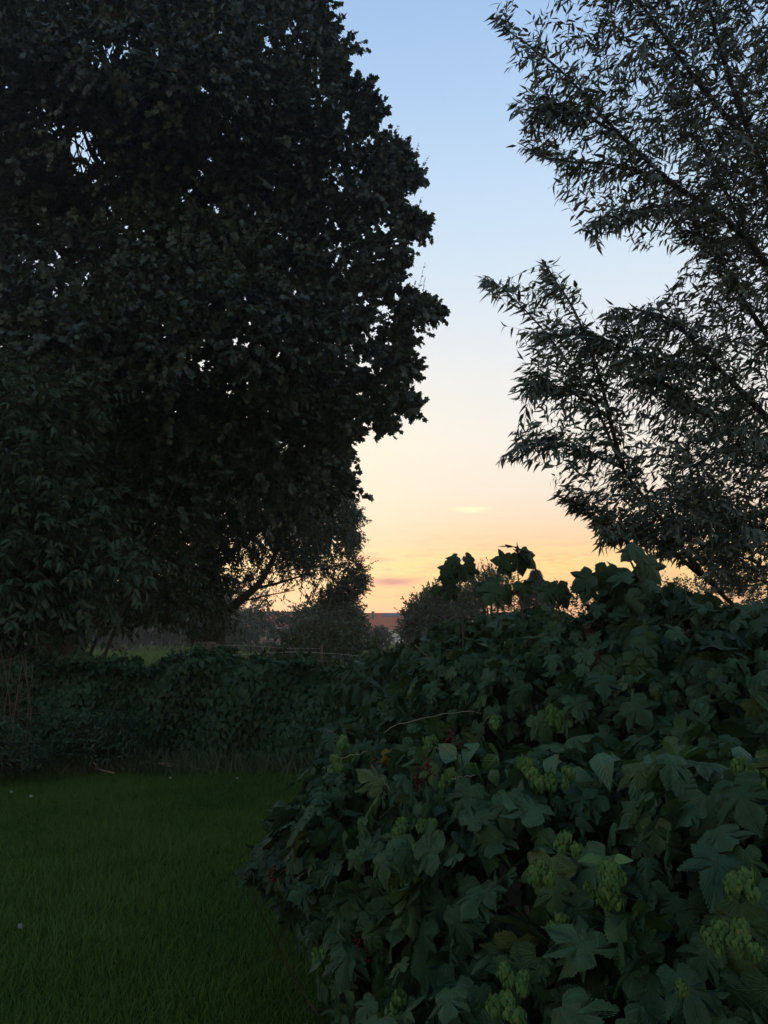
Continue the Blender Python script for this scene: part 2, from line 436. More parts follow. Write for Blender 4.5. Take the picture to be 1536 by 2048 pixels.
# ---- generic foliage
def blob(px, py, d, rx, ry, rd):
    s = d/F
    return P(px, py, d), np.array([rx*s, rd, ry*s])
def blob_surface(c, r, n, lo=.75, hi=1.05, front=True, zmin=.05):
    u = rdir(n)
    if front:                                   # leaves thin out on the sides nobody can see
        keep = (u[:, 1] < .35) | (u[:, 2] > .2) | (rng.random(n) < .35)
        u = u[keep]
    f = rng.uniform(lo, hi, len(u))[:, None]
    p = c+u*r*f; k = p[:, 2] > zmin
    return p[k], nrm(u/r)[k]
def shingle(tmpl, p, nml, size, up=.45, jit=.5, down=1.0):
    """leaves lying on a bush's outside, tips hanging outward and down"""
    n = len(p)
    N = nrm(nml*.7+np.array([0, 0, up])+rng.normal(size=(n, 3))*jit*.6)
    A = nrm(nml*.35+np.array([0, 0, -down])+rng.normal(size=(n, 3))*jit)
    return scatter(tmpl, p, A, N, size)
def sprays(tmpl, p0, d, L, k, size, spread=.8, droop=.35, flat=.5, twig=.002, start=.12, srand=.35):
    """leafy twigs: p0 start, d direction, L length, k leaves on each; returns (leaf parts, twig parts)"""
    n = len(p0); d = nrm(d); L = np.broadcast_to(np.asarray(L, float), (n,))
    t = np.tile(np.linspace(start, 1, k), (n, 1))+rng.uniform(-.04, .04, (n, k))
    side = np.tile(np.where(np.arange(k) % 2, 1., -1.), (n, 1)); side[:, -1] = 0
    upv = np.array([0, 0, 1.])+rng.normal(size=(n, 3))*.35
    u = nrm(np.cross(d, upv)); v = np.cross(u, d)
    pos = p0[:, None]+d[:, None]*(L[:, None]*t)[..., None]+np.array([0, 0, -1.])*(.12*droop*L[:, None]*t*t)[..., None]
    A = d[:, None]*rng.uniform(.5, .9, (n, k, 1))+u[:, None]*(side*spread*rng.uniform(.6, 1.2, (n, k)))[..., None]+np.array([0, 0, -droop])*rng.uniform(.3, 1.7, (n, k, 1))+rng.normal(size=(n, k, 3))*.22
    Nn = v[:, None]+rng.normal(size=(n, k, 3))*flat
    sz = size*rng.uniform(1-srand, 1+srand, (n, k))*(1-.25*t)
    leaves = scatter(tmpl, pos.reshape(-1, 3), A.reshape(-1, 3), Nn.reshape(-1, 3), sz.ravel())
    e = p0+d*L[:, None]+np.array([0, 0, -1.])*(.12*droop*L)[:, None]
    tw = tubes_fast(p0, e, twig, twig*.5)
    return leaves, tw
def carve(p, gaps, sc_=.95):
    """drop sprays standing in the thin places of a crown"""
    x, y = px_of(p); ok = np.ones(len(p), bool)
    for gx, gy, rx, ry, kp in gaps:
        m = ((x-gx)/(rx*sc_))**2+((y-gy)/(ry*sc_))**2 < 1
        ok &= ~(m & (rng.random(len(p)) > kp*1.1))
    return ok
def grid_in_poly(poly, step, jit=.5):
    xs = [q[0] for q in poly]; ys = [q[1] for q in poly]
    X, Y = np.meshgrid(np.arange(min(xs), max(xs), step), np.arange(min(ys), max(ys), step))
    X = X.ravel()+rng.uniform(-jit, jit, X.size)*step; Y = Y.ravel()+rng.uniform(-jit, jit, Y.size)*step
    k = inpoly(X, Y, poly)
    return X[k], Y[k]

# ================================================================== SETTING
def sheet(name, pts, z, mat, kind='structure', sub=1):
    me = bpy.data.meshes.new(name)
    me.from_pydata([(x, y, z) for x, y in pts], [], [tuple(range(len(pts)))])
    o = link(name, me, mat); o['kind'] = kind
    return o
sheet('meadow', [(-2500, -60), (2500, -60), (2500, 2500), (-2500, 2500)], 0.0, M['field_s'])
sheet('lawn', [(-9, -6), (9, -6), (9, 9.75), (-9, 9.75)], 0.006, M['lawn'])
# bare earth under the shrubs, with a wandering edge
edge = [(.05+.12*math.sin(y*2.1)+.06*math.sin(y*5.3)-.02*y, y) for y in np.linspace(1.0, 9.4, 40)]
sheet('soil_bed', edge+[(8.5, 9.4), (8.5, 1.0)], 0.012, M['soil'])

def blades(n, xy, h, wd, hv=.4, lean=.45):
    x, y = xy; p = np.column_stack([x, y, np.zeros(len(x))])
    A = np.column_stack([rng.normal(size=len(x))*lean, rng.normal(size=len(x))*lean, np.ones(len(x))])
    N = np.column_stack([rng.normal(size=len(x)), rng.normal(size=len(x)), np.full(len(x), .1)])
    hh = h*rng.uniform(1-hv, 1+hv, len(x))
    patch = np.clip(.5+.35*np.sin(x*1.7+1.3*np.sin(y*1.1))*np.sin(y*1.9+x*.6)+.3*np.sin(x*4.1+2*np.sin(y*2.7))*np.sin(y*3.7-x), 0, 1)
    rv = np.clip(rng.random(len(x))*.55+.45*patch, 0, 1)
    tm = [(t[0]*np.array([wd/h*10, 1, 1]), t[1]) for t in BLADE]
    return scatter(tm, p, A, N, hh*(.7+.6*patch), rv)
# lawn blades: dense near the camera
n = 370000
y = 2.3+7.3*rng.random(n)**1.25
x = -4.6-.16*y+(5.2+.16*y)*rng.random(n)
k = (x > -.60*y-1.3) & (x < .35)
o = leafmesh('lawn_grass', [blades(0, (x[k], y[k]), .05, .0042)], M['grass']); o['kind'] = 'stuff'
# longer grass of the meadow beyond the hedge
n = 90000
y = 10.8+34*rng.random(n)**1.5; x = (rng.random(n)*1.12-.62)*y
y2 = 42+110*rng.random(50000)**1.3; x2 = (rng.random(50000)*.62-.56)*y2
o = leafmesh('meadow_grass', [blades(0, (x, y), .22, .016, .5), blades(0, (x2, y2), .3, .07, .5)], M['field']); o['kind'] = 'stuff'

# ================================================================== HEDGE
def box_hedge(x0, x1, y0, y1, h):
    t = thing('hedge', 'clipped leafy hedge overgrown with heart-leaved bindweed across the end of the lawn', 'hedge', ((x0+x1)/2, (y0+y1)/2, 0))
    og = org(t); parts = []
    top = lambda x: h+.06*np.sin(x*2.3)+.05*np.sin(x*5.1+1)+.04*np.sin(x*11)+.03*np.sin(x*19+2)
    n = 22000
    x = rng.uniform(x0, x1, n); z = top(x)*rng.random(n)**.9; dep = np.abs(rng.normal(size=n))*.09
    bul = .15*np.sin(x*2.1+z*2)+.09*np.sin(x*6.3-z*4)-.10*np.clip(.5-z, 0, 1)*np.sin(x*4.4)**2
    p = np.column_stack([x, y0+dep+bul, np.maximum(z, .03)])
    parts.append(shingle(HEART, p, np.tile([0, -1., 0], (n, 1)), rng.uniform(.05, .105, n), .35, .42))
    n = 9000
    x = rng.uniform(x0, x1, n); yy = rng.uniform(y0-.05, y1, n)
    p = np.column_stack([x, yy, top(x)+rng.normal(size=n)*.035])
    parts.append(shingle(HEART, p, np.tile([0, -.3, 1.], (n, 1)), rng.uniform(.05, .095, n), .4, .8, .3))
    n = 9000                                                        # leaves through the inside
    x = rng.uniform(x0, x1, n); p = np.column_stack([x, rng.uniform(y0+.15, y1, n), top(x)*rng.random(n)])
    parts.append(shingle(HEART, p, rdir(n), rng.uniform(.07, .12, n), .4, .8))
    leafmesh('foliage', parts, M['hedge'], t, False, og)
    # loose shoots standing out of the top
    n = 330
    x = rng.uniform(x0, x1, n); p = np.column_stack([x, rng.uniform(y0, y0+.5, n), top(x)-.03])
    l, tw = sprays(HEART, p, np.column_stack([rng.normal(size=n)*.5, rng.normal(size=n)*.3, np.ones(n)]), rng.uniform(.08, .26, n), 5, .06)
    leafmesh('loose_shoots', [l], M['hedge'], t, False, og)
    tubemesh('vine_stems', [tw], M['stem'], t)
    st = []
    for xx in np.arange(x0+.2, x1, .35):
        st.append(tube(smoothline([(xx, (y0+y1)/2, -.02), (xx+rng.normal()*.08, (y0+y1)/2, .6), (xx+rng.normal()*.15, (y0+y1)/2, h)], 8), (.022, .008), 6))
    tubemesh('stem', st, M['bark'], t)
    return t
box_hedge(-6.4, 6.5, 9.65, 10.55, 1.24)

# ================================================================== PLANTS AT THE LAWN'S END
def dry_stalks():
    t = thing('dry_stalks', 'clump of tall bare brown dead stalks at the left end of the hedge', 'dead plant', (-4.55, 9.2, 0)); og = org(t)
    pr = []
    for i in range(46):
        x = rng.uniform(-4.85, -4.1); y = rng.uniform(8.95, 9.45); h = rng.uniform(.7, 1.55)
        pr.append(tube(smoothline([(x, y, 0), (x+rng.normal()*.05, y, h*.5), (x+rng.normal()*.15, y+rng.normal()*.05, h)], 6), (.006, .0025), 5))
    tubemesh('stalk', pr, M['dry'], t)
    pr = []
    for i in range(40):
        x = rng.uniform(-4.85, -4.1); y = rng.uniform(8.95, 9.4); z = rng.uniform(.5, 1.4)
        pr.append(tube(smoothline([(x, y, z), (x+rng.normal()*.12, y, z+.08), (x+rng.normal()*.25, y, z+rng.uniform(-.05, .25))], 5), (.003, .0012), 4))
    tubemesh('side_stalk', pr, M['dry'], t)
dry_stalks()
def fern(name, label, cx, cy, n, L, mat):
    t = thing(name, label, 'plant', (cx, cy, 0)); og = org(t); lv = []; tw = []
    for i in range(n):
        a = rng.uniform(0, 2*np.pi); h = rng.uniform(.35, .75)
        pts = smoothline([(cx+rng.normal()*.15, cy+rng.normal()*.12, 0), (cx+math.cos(a)*L*.35, cy+math.sin(a)*L*.3, h), (cx+math.cos(a)*L, cy+math.sin(a)*L*.8, h*.55)], 14)
        tw.append(tube(pts, (.005, .0015), 5))
        d = np.gradient(pts, axis=0); l, _ = sprays(LANCE, pts[3:], nrm(np.cross(d[3:], [0, 0, 1.])), .22, 5, .1, .5, .2)
        l2, _ = sprays(LANCE, pts[3:], -nrm(np.cross(d[3:], [0, 0, 1.])), .22, 5, .1, .5, .2); lv += [l, l2]
    leafmesh('frond', lv, mat, t, False, og); tubemesh('stem', tw, M['stem'], t)
fern('fern', 'soft feathery dark green fern at the left lawn edge below the dead stalks', -4.35, 8.75, 30, .6, M['ivy'])
fern('fern', 'low dark leafy plant against the hedge foot left of the fallen sticks', -3.35, 9.25, 18, .5, M['elder'])
def tuft(cx, cy, n, h, sx=.35, sy=.12):
    x = cx+rng.normal(size=n)*sx; y = cy+rng.normal(size=n)*sy
    return blades(0, (x, y), h, .009, .5, .55)
tf = leafmesh('edge_grass', [tuft(cx, 9.45+rng.normal()*.05, 260, rng.uniform(.12, .3)) for cx in np.arange(-5.6, .4, .3)], M['weed']); tf['kind'] = 'stuff'

# sticks and pale litter on the lawn
def stick(pts, r, label, forks=()):
    p = smoothline(pts, 10)+[0, 0, .03]; t = thing('stick', label, 'stick', p[0]*[1, 1, 0])
    tubemesh('shaft', [tube(p, (r, r*.5), 6, .12)], M['stick'], t)
    for f in forks: tubemesh('twig', [tube(smoothline(f, 6), (r*.6, r*.3), 5)], M['stick'], t)
def gp(px, py, h=.02):
    """point on the ground under a pixel"""
    v = (1024-py)/F; Y = cp-v*sp_; Z = sp_+v*cp
    d = (h-EYE)/Z*Y
    return P(px, py, d)
stick([gp(258, 1528, .05), gp(300, 1531, .06), gp(345, 1538, .04), gp(385, 1539, .03)], .014, 'long pale fallen stick lying along the foot of the hedge', [[gp(300, 1531, .06), gp(325, 1526, .12), gp(350, 1529, .1)], [gp(262, 1529, .05), gp(240, 1533, .04), gp(225, 1527, .08)]])
stick([gp(184, 1539, .05), gp(205, 1546, .04), gp(228, 1552, .02)], .014, 'short forked pale stick on the lawn edge, left of the long stick', [[gp(190, 1542, .05), gp(192, 1531, .14), gp(186, 1525, .18)]])
for px, py, lab in ((338, 1556, 'pale fallen leaf lying on the lawn below the long stick'), (20, 1583, 'pale fallen leaf on the grass at the left photo edge'), (59, 1592, 'small pale leaf on the grass beside the left photo edge'),
                    (36, 1852, 'brownish fallen leaf on the near lawn at bottom left'), (472, 1556, 'tiny pale fleck of leaf on the lawn near the shrub')):
    c = gp(px, py, .045)
    o = leafmesh('fallen_leaf', [scatter(PALM_LO, np.zeros((1, 3)), np.array([[.8, .3, .15]]), np.array([[0, -.5, .8]]), .035)], M['pale'])
    o.location = [float(v) for v in c]; tag(o, lab, 'leaf', 'fallen leaves on the lawn')

# ================================================================== FENCE BEYOND THE HEDGE
def post(px, d, h, r, label, grp=None):
    c = P(px, 1300, d); t = thing('fence_post', label, 'post', (c[0], c[1], 0), grp)
    tubemesh('shaft', [tube(smoothline([(c[0], d, -.1), (c[0]+.01, d, h*.5), (c[0]+.02, d, h)], 7), (r*1.05, r), 12, .05)], M['post'], t)
    return t, c
t, c = post(412, 11.6, 1.50, .13, 'thick weathered wooden post standing behind the hedge under the tree trunk')
tubemesh('brace', [tube(smoothline([(c[0]+.18, 11.5, -.05), (c[0]+.19, 11.5, .7), (c[0]+.17, 11.5, 1.47)], 5), (.055, .05), 8, .05)], M['post'], t)
tubemesh('insulator', [tube([(c[0]+.21, 11.44, 1.38), (c[0]+.27, 11.42, 1.385)], .014, 6)], M['metal'], t)
for px, d, lab in ((458, 13.2, 'thin dark fence stake just right of the thick post'), (472, 14.6, 'thin dark leaning stake, second right of the thick post'), (501, 16.2, 'slender dark fence stake, third right of the thick post'), (640, 15, 'slender fence stake at the right end of the white tape')):
    post(px, d, 1.42, .032, lab, 'thin stakes of the paddock fence')
tp = thing('fence_tape', 'pale sagging electric fence tape in two strands running right from the thick post', 'fence', P(430, 1300, 11.5))
tubemesh('strand', [tube(smoothline([P(436, 1291, 11.5), P(500, 1291, 12), P(560, 1296, 12.6), P(640, 1297, 14.8)], 16), .003, 5)], M['tape'], tp)
tubemesh('strand', [tube(smoothline([P(436, 1312, 11.5), P(520, 1307, 12), P(590, 1304, 12.6), P(660, 1307, 13.5), P(720, 1312, 14)], 18), .005, 5)], M['tape'], tp)
rl = thing('fence_rail', 'low dark wooden rail behind the hedge below the white tape', 'rail', P(560, 1322, 12.4)*[1, 1, 0])
pa, pb = P(470, 1322, 12.2), P(655, 1326, 12.7)
tubemesh('bar', [tube([pa, (pa+pb)/2, pb], .05, 8, .05)], M['bark'], rl)
for q in (pa, pb): tubemesh('leg', [tube([q*[1, 1, 0], q-[0, 0, .02]], .045, 8, .05)], M['bark'], rl)

# ================================================================== HOUSES
def house(name, label, d, xl, xr, zr, ze, mat_wall):
    """long house seen from the side: ridge parallel to the picture"""
    t = thing(name, label, 'house', ((xl+xr)/2, d, 0)); cx = (xl+xr)/2; hw = (xr-xl)/2; dep = (zr-ze)*1.15
    def me(nm, V, Fc, mat, par=t):
        m = bpy.data.meshes.new(nm); m.from_pydata(V, [], Fc); return link(nm, m, mat, par)
    y0, y1 = -dep+.35, dep-.35
    V = [(-hw+.3, y0, 0), (hw-.3, y0, 0), (hw-.3, y1, 0), (-hw+.3, y1, 0), (-hw+.3, y0, ze), (hw-.3, y0, ze), (hw-.3, y1, ze), (-hw+.3, y1, ze), (-hw+.3, 0, zr-.25), (hw-.3, 0, zr-.25)]
    me('wall', V, [(0, 1, 5, 4), (2, 3, 7, 6), (1, 2, 6, 9, 5), (3, 0, 4, 8, 7)], mat_wall)
    th = .16
    V = []
    for x in (-hw, hw):
        V += [(x, -dep, ze-.1), (x, 0, zr), (x, dep, ze-.1), (x, -dep, ze-.1+th), (x, 0, zr+th), (x, dep, ze-.1+th)]
    rf = me('roof', V, [(3, 9, 10, 4), (4, 10, 11, 5), (0, 1, 7, 6), (1, 2, 8, 7), (0, 6, 9, 3), (2, 5, 11, 8), (0, 3, 4, 1), (1, 4, 5, 2), (6, 7, 10, 9), (7, 8, 11, 10)], M['tile'])
    tubemesh('ridge_cap', [tube([(t.location.x-hw, d, zr+th), (t.location.x, d, zr+th), (t.location.x+hw, d, zr+th)], .11, 8)], M['tile'], t)
    V = [(-hw, -dep-.12, ze-.12), (hw, -dep-.12, ze-.12), (hw, -dep-.003, ze-.12), (-hw, -dep-.003, ze-.12)]
    V = V+[(x, y, z+.14) for x, y, z in V]
    me('gutter', V, [(0, 1, 2, 3), (4, 7, 6, 5), (0, 4, 5, 1), (1, 5, 6, 2), (2, 6, 7, 3), (3, 7, 4, 0)], M['wall'])
    sl = lambda u, v, lift: (u, -dep+(dep)*v, ze-.1+th+(zr-ze+.1)*v+lift)
    def box(nm, x0, x1, z0, z1, yy, th2, mat, par):
        V = [(x0, yy, z0), (x1, yy, z0), (x1, yy, z1), (x0, yy, z1), (x0, yy+th2, z0), (x1, yy+th2, z0), (x1, yy+th2, z1), (x0, yy+th2, z1)]
        return me(nm, V, [(0, 1, 2, 3), (5, 4, 7, 6), (4, 0, 3, 7), (1, 5, 6, 2), (3, 2, 6, 7), (4, 5, 1, 0)], mat, par)
    for wx in np.arange(-hw+2.2, hw-2, 4.3):
        wn = box('window', wx, wx+1.5, .9, ze-.55, y0-.06, .055, M['wall'], t)
        box('pane', wx+.1, wx+1.4, 1.0, ze-.65, y0-.075, .013, M['glass'], wn)
    dr = box('door', hw-1.7, hw-.75, .02, 2.05, y0-.05, .045, M['timber'], t)
    return t, rf, sl, me
DH = 132.0
s = DH/F
xl = P(722, 1250, DH)[0]; xr = P(930, 1250, DH)[0]
zr = P(760, 1229, DH)[2]; ze = P(760, 1262, DH)[2]
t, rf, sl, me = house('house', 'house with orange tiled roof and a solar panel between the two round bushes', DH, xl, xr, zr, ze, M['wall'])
u0, u1 = P(766, 1235, DH)[0]-t.location.x, P(800, 1235, DH)[0]-t.location.x
V = [sl(u0, .80, .06), sl(u1, .80, .06), sl(u1, .97, .06), sl(u0, .97, .06), sl(u0, .80, .13), sl(u1, .80, .13), sl(u1, .97, .13), sl(u0, .97, .13)]
me('solar_panel', V, [(3, 2, 1, 0), (4, 5, 6, 7), (0, 1, 5, 4), (1, 2, 6, 5), (2, 3, 7, 6), (3, 0, 4, 7)], M['panel'], t)
fx = P(746, 1230, DH)[0]
fl = tubemesh('flue', [tube([(fx, DH-.9, zr-.9), (fx, DH-.9, zr+.35)], .2, 8)], M['metal'], t, False)
tubemesh('flue_cap', [tube([(fx, DH-.9, zr+.36), (fx, DH-.9, zr+.5)], .3, 8)], M['metal'], t, False)
xl2 = P(462, 1250, DH+4)[0]; xr2 = P(640, 1250, DH+4)[0]
house('house', 'house with reddish roof half hidden behind the tree trunk and dark bushes', DH+4, xl2, xr2, P(560, 1226, DH+4)[2], P(560, 1256, DH+4)[2], M['brick'])

# ================================================================== TREES
def trunk_part(name, t, pts, r0, r1, mat, n=24, sides=12):
    return tubemesh(name, [tube(smoothline(pts, n), np.linspace(r0, r1, n), sides, .04)], mat, t)

def big_maple():
    """tall broad tree filling the left half of the view"""
    D = 14.2
    base = P(110, 1300, D); bx = base[0]
    t = thing('maple_tree', 'huge dark lobed-leaf tree with its crown filling the upper left and jutting at the sky', 'tree', (bx, D, 0)); og = org(t)
    trunk_part('trunk', t, [(P(110, 1300, D)[0], D, -.1), tuple(P(130, 1150, D)), tuple(P(220, 880, D)), tuple(P(310, 560, D)), tuple(P(330, 250, D)), tuple(P(330, -60, D))], .36, .12, M['bark'])
    for (a, b, c2, r) in (((330, 900), (450, 760), (620, 640), .10), ((330, 700), (520, 560), (740, 450), .10), ((330, 560), (500, 380), (700, 300), .09), ((325, 480), (200, 330), (165, 260), .11),
                          ((330, 420), (240, 200), (200, 80), .10), ((335, 380), (450, 180), (600, 60), .09), ((330, 880), (220, 700), (60, 560), .10), ((330, 960), (480, 860), (640, 830), .08), ((330, 640), (160, 470), (20, 400), .09)):
        trunk_part('limb', t, [P(*a, D), P(*b, D-.5), P(*c2, D-1.2)], r, .02, M['bark'], 14, 8)
    tw_b = []
    for (x, y) in ((205, 105), (165, 295), (110, 240), (205, 350), (600, 85)):          # bare branches showing in the thin places
        for k in range(9):
            a = P(x+rng.normal()*35, y+90+rng.normal()*12, D-.2); b = P(x+rng.normal()*45, y-70, D-.4+rng.normal()*.3)
            tw_b.append(tube(smoothline([a, (a+b)/2+rng.normal(size=3)*.1, b], 8), (.022, .006), 5))
    tubemesh('twigs', tw_b, M['bark'], t)
    gaps = [(205, 105, 36, 46, .04), (165, 298, 46, 50, .05), (110, 245, 60, 26, .45), (215, 350, 60, 34, .3), (105, 515, 55, 26, .4), (150, 560, 50, 24, .35), (340, 560, 26, 22, .2), (432, 622, 26, 26, .2), (480, 660, 45, 30, .4), (318, 500, 16, 46, .35),
            (575, 85, 60, 26, .45), (635, 132, 16, 14, .15), (672, 200, 14, 14, .2), (590, 70, 30, 26, .3), (190, 240, 20, 20, .3), (20, 270, 20, 20, .3), (60, 510, 30, 16, .4), (540, 700, 30, 26, .6), (590, 730, 40, 16, .6), (220, 430, 10, 40, .4), (770, 352, 10, 10, .2), (765, 600, 16, 16, .4), (768, 650, 14, 20, .3), (715, 800, 20, 22, .4)]
    poly = [(-160, -170), (600, -170), (615, 10), (645, 110), (665, 200), (690, 300), (730, 380), (765, 460), (770, 560), (790, 610), (760, 690), (735, 770), (690, 840), (650, 900), (640, 980), (560, 1010), (300, 1010), (-160, 980)]
    lv = []; tw = []
    def clump(px, py, d, rx, ry, rd, ns, k=12, size=.098, L=.40, front=True):
        c, r = blob(px, py, d, rx, ry, rd)
        p, nm = blob_surface(c, r, int(ns*1.5), .45, .95, front)
        if not len(p): return
        ok = carve(p+nm*.15, gaps); p, nm = p[ok], nm[ok]
        if not len(p): return
        dr = nm+np.array([0, 0, .1])+rng.normal(size=p.shape)*.45
        l, w_ = sprays(PALM_LO, p, dr, rng.uniform(.6, 1.15, len(p))*L, k, size, .75, .55, .55, .004)
        lv.append(l); tw.append(w_)
    X, Y = grid_in_poly(poly, 72, .45)
    for x, y in zip(X, Y):
        redge = 640+150*math.exp(-((y-520)/330.)**2)
        u = min(1, abs(x-250)/max(1, redge-250))
        d = D-3.3*math.sqrt(max(0, 1-u*u*.96))*(.75+.25*math.sin(y*.012))+rng.uniform(-.35, .35)
        clump(x, y, d, 78, 60, .75, 40)
    X, Y = grid_in_poly(poly, 95, .5)
    for x, y in zip(X, Y):
        clump(x, y, D+rng.uniform(-1, 1.5), 85, 70, .9, 34, 12, .16, .55, False)
    edge = [(640, 15, 30), (660, 60, 26), (672, 100, 16), (690, 138, 24), (705, 165, 18), (735, 185, 28), (752, 212, 16), (765, 224, 8), (745, 240, 18), (700, 262, 40), (772, 318, 34), (805, 300, 20), (818, 322, 16), (836, 345, 14), (845, 352, 9), (800, 350, 34), (760, 392, 38),
            (800, 395, 18), (815, 440, 32), (845, 448, 20), (858, 456, 9), (800, 492, 34), (815, 530, 18), (790, 565, 34), (830, 605, 28), (855, 618, 18), (876, 622, 10), (886, 624, 5), (815, 650, 28), (790, 690, 34), (828, 690, 12), (812, 730, 26), (838, 738, 9), (770, 768, 40), (810, 790, 18), (828, 808, 14), (843, 812, 7),
            (785, 835, 15), (786, 850, 7), (755, 815, 26), (718, 838, 24), (700, 872, 20), (690, 905, 18), (696, 925, 9), (672, 935, 22), (655, 985, 20), (640, 1010, 16)]
    for x, y, r in edge:
        inset = 14
        clump(x-14, y, 12.6+rng.uniform(-.7, .7), max(6, r-inset*.6), max(5, (r-inset)*.75), r*.009, int(8+r*.9), 10, .095, .24, False)
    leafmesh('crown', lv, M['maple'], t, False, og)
    tubemesh('twigs', tw, M['bark'], t)
    # thin upright shoots breaking the outline
    sl = []; st = []
    for a, b in (((742, 190), (747, 148)), ((768, 296), (764, 252)), ((775, 296), (797, 252)), ((826, 330), (837, 288)), ((836, 345), (857, 313)), ((836, 425), (842, 395)), ((834, 592), (849, 528)), ((845, 590), (850, 556)), ((655, 40), (668, 8)), ((826, 590), (830, 560))):
        p0, p1 = P(*a, 12.6), P(*b, 12.6); L = np.linalg.norm(p1-p0)
        l, w_ = sprays(SMALL, p0[None], (p1-p0)[None], [L], 14, .06, .9, .1, .6, .004, .05); sl.append(l); st.append(w_)
    leafmesh('shoot_leaves', sl, M['maple'], t, False, og); tubemesh('shoot_stems', st, M['bark'], t)
big_maple()

def rear_tree():
    D = 22.0
    b = P(425, 1300, D); bx = b[0]
    t = thing('broad_tree', 'fine-leaved tree with a dark leaning trunk, sunset glowing through its low branches', 'tree', (bx, D, 0)); og = org(t)
    trunk_part('trunk', t, [(bx-.1, D, -.1), tuple(P(428, 1290, D)), tuple(P(436, 1230, D)), tuple(P(420, 1120, D)), tuple(P(400, 950, D))], .40, .16, M['bark'])
    for pts, r in ((((434, 1245), (475, 1205), (520, 1165), (560, 1090)), .16), (((436, 1220), (400, 1170), (330, 1110), (250, 1050)), .13), (((424, 1140), (520, 1060), (620, 1010)), .10), (((505, 1178), (560, 1165), (640, 1140)), .05),
                   (((475, 1205), (530, 1192), (590, 1180)), .03), (((415, 1090), (330, 1000), (220, 940)), .1), (((640, 1140), (680, 1130), (705, 1120)), .03)):
        trunk_part('limb', t, [P(*q, D-.3) for q in pts], r, r*.35, M['bark'], 14, 8)
    gaps = [(500, 1205, 42, 28, .30), (545, 1200, 60, 26, .30), (600, 1195, 34, 30, .4), (470, 1200, 34, 24, .3), (545, 1175, 70, 26, .5), (645, 1205, 26, 18, .5), (625, 1225, 26, 14, .1), (600, 1150, 60, 26, .55), (448, 1048, 10, 18, .2), (470, 1050, 24, 12, .4), (470, 1115, 46, 26, .5), (655, 1110, 16, 20, .4), (674, 1085, 12, 26, .3), (690, 1120, 12, 20, .35), (668, 1140, 18, 12, .4), (640, 1165, 20, 14, .35), (520, 1120, 40, 24, .55), (560, 1040, 40, 24, .75)]
    poly = [(-120, 900), (300, 860), (560, 900), (640, 935), (672, 968), (694, 1015), (692, 1060), (690, 1100), (706, 1158), (690, 1182), (650, 1196), (610, 1200), (560, 1198), (500, 1200), (455, 1206), (440, 1240), (400, 1250), (330, 1232), (240, 1222), (150, 1216), (-120, 1220)]
    lv = []; tw = []
    def clump(x, y, d, rx, ry, rd, ns, k=11, size=.095, L=.5):
        c, r = blob(x, y, d, rx, ry, rd); p, nm = blob_surface(c, r, ns, .4, .95, False)
        ok = carve(p+nm*.2, gaps, .95); p, nm = p[ok], nm[ok]
        if not len(p): return
        l, w_ = sprays(SMALL, p, nm+rng.normal(size=p.shape)*.5+[0, 0, -.15], rng.uniform(.6, 1.2, len(p))*L, k, size, .7, .5, .6, .006); lv.append(l); tw.append(w_)
    X, Y = grid_in_poly(poly, 44, .45)
    for x, y in zip(X, Y):
        thin = x > 450 and y > 1120
        u = min(1, abs(x-330)/400); d = D-4.5*math.sqrt(max(0, 1-u*u))+rng.uniform(-.5, .5)
        clump(x, y, d, 48, 36, .9, 55 if thin else 60, 11, .08 if x > 430 else .115, .4)
    X, Y = grid_in_poly([(520, 900), (640, 935), (672, 968), (694, 1015), (690, 1060), (688, 1100), (698, 1150), (680, 1178), (640, 1170), (600, 1160), (520, 1140)], 30, .5)
    for x, y in zip(X, Y):
        clump(x, y, D+rng.uniform(-1.2, 1.2), 34, 28, .7, 60, 11, .08, .34)
    X, Y = grid_in_poly(poly, 70, .45)
    for x, y in zip(X, Y):
        if x > 450 and y > 1120: continue
        clump(x, y, D+rng.uniform(-1, 2), 60, 50, 1.2, 60, 12, .17)
    for x, y, r in ((646, 950, 16), (668, 975, 13), (684, 998, 12), (698, 1022, 12), (707, 1030, 6), (690, 1048, 12), (698, 1074, 12), (709, 1080, 5), (692, 1100, 10), (702, 1128, 11), (716, 1146, 8), (722, 1163, 6), (706, 1172, 9), (688, 1188, 8), (664, 1194, 8)):
        clump(x, y, D+rng.uniform(-.6, .6), r*1.3, r*1.1, .5, 70, 11, .08, .3)
    leafmesh('crown', lv, M['fine'], t, False, og); tubemesh('twigs', tw, M['bark'], t)
rear_tree()

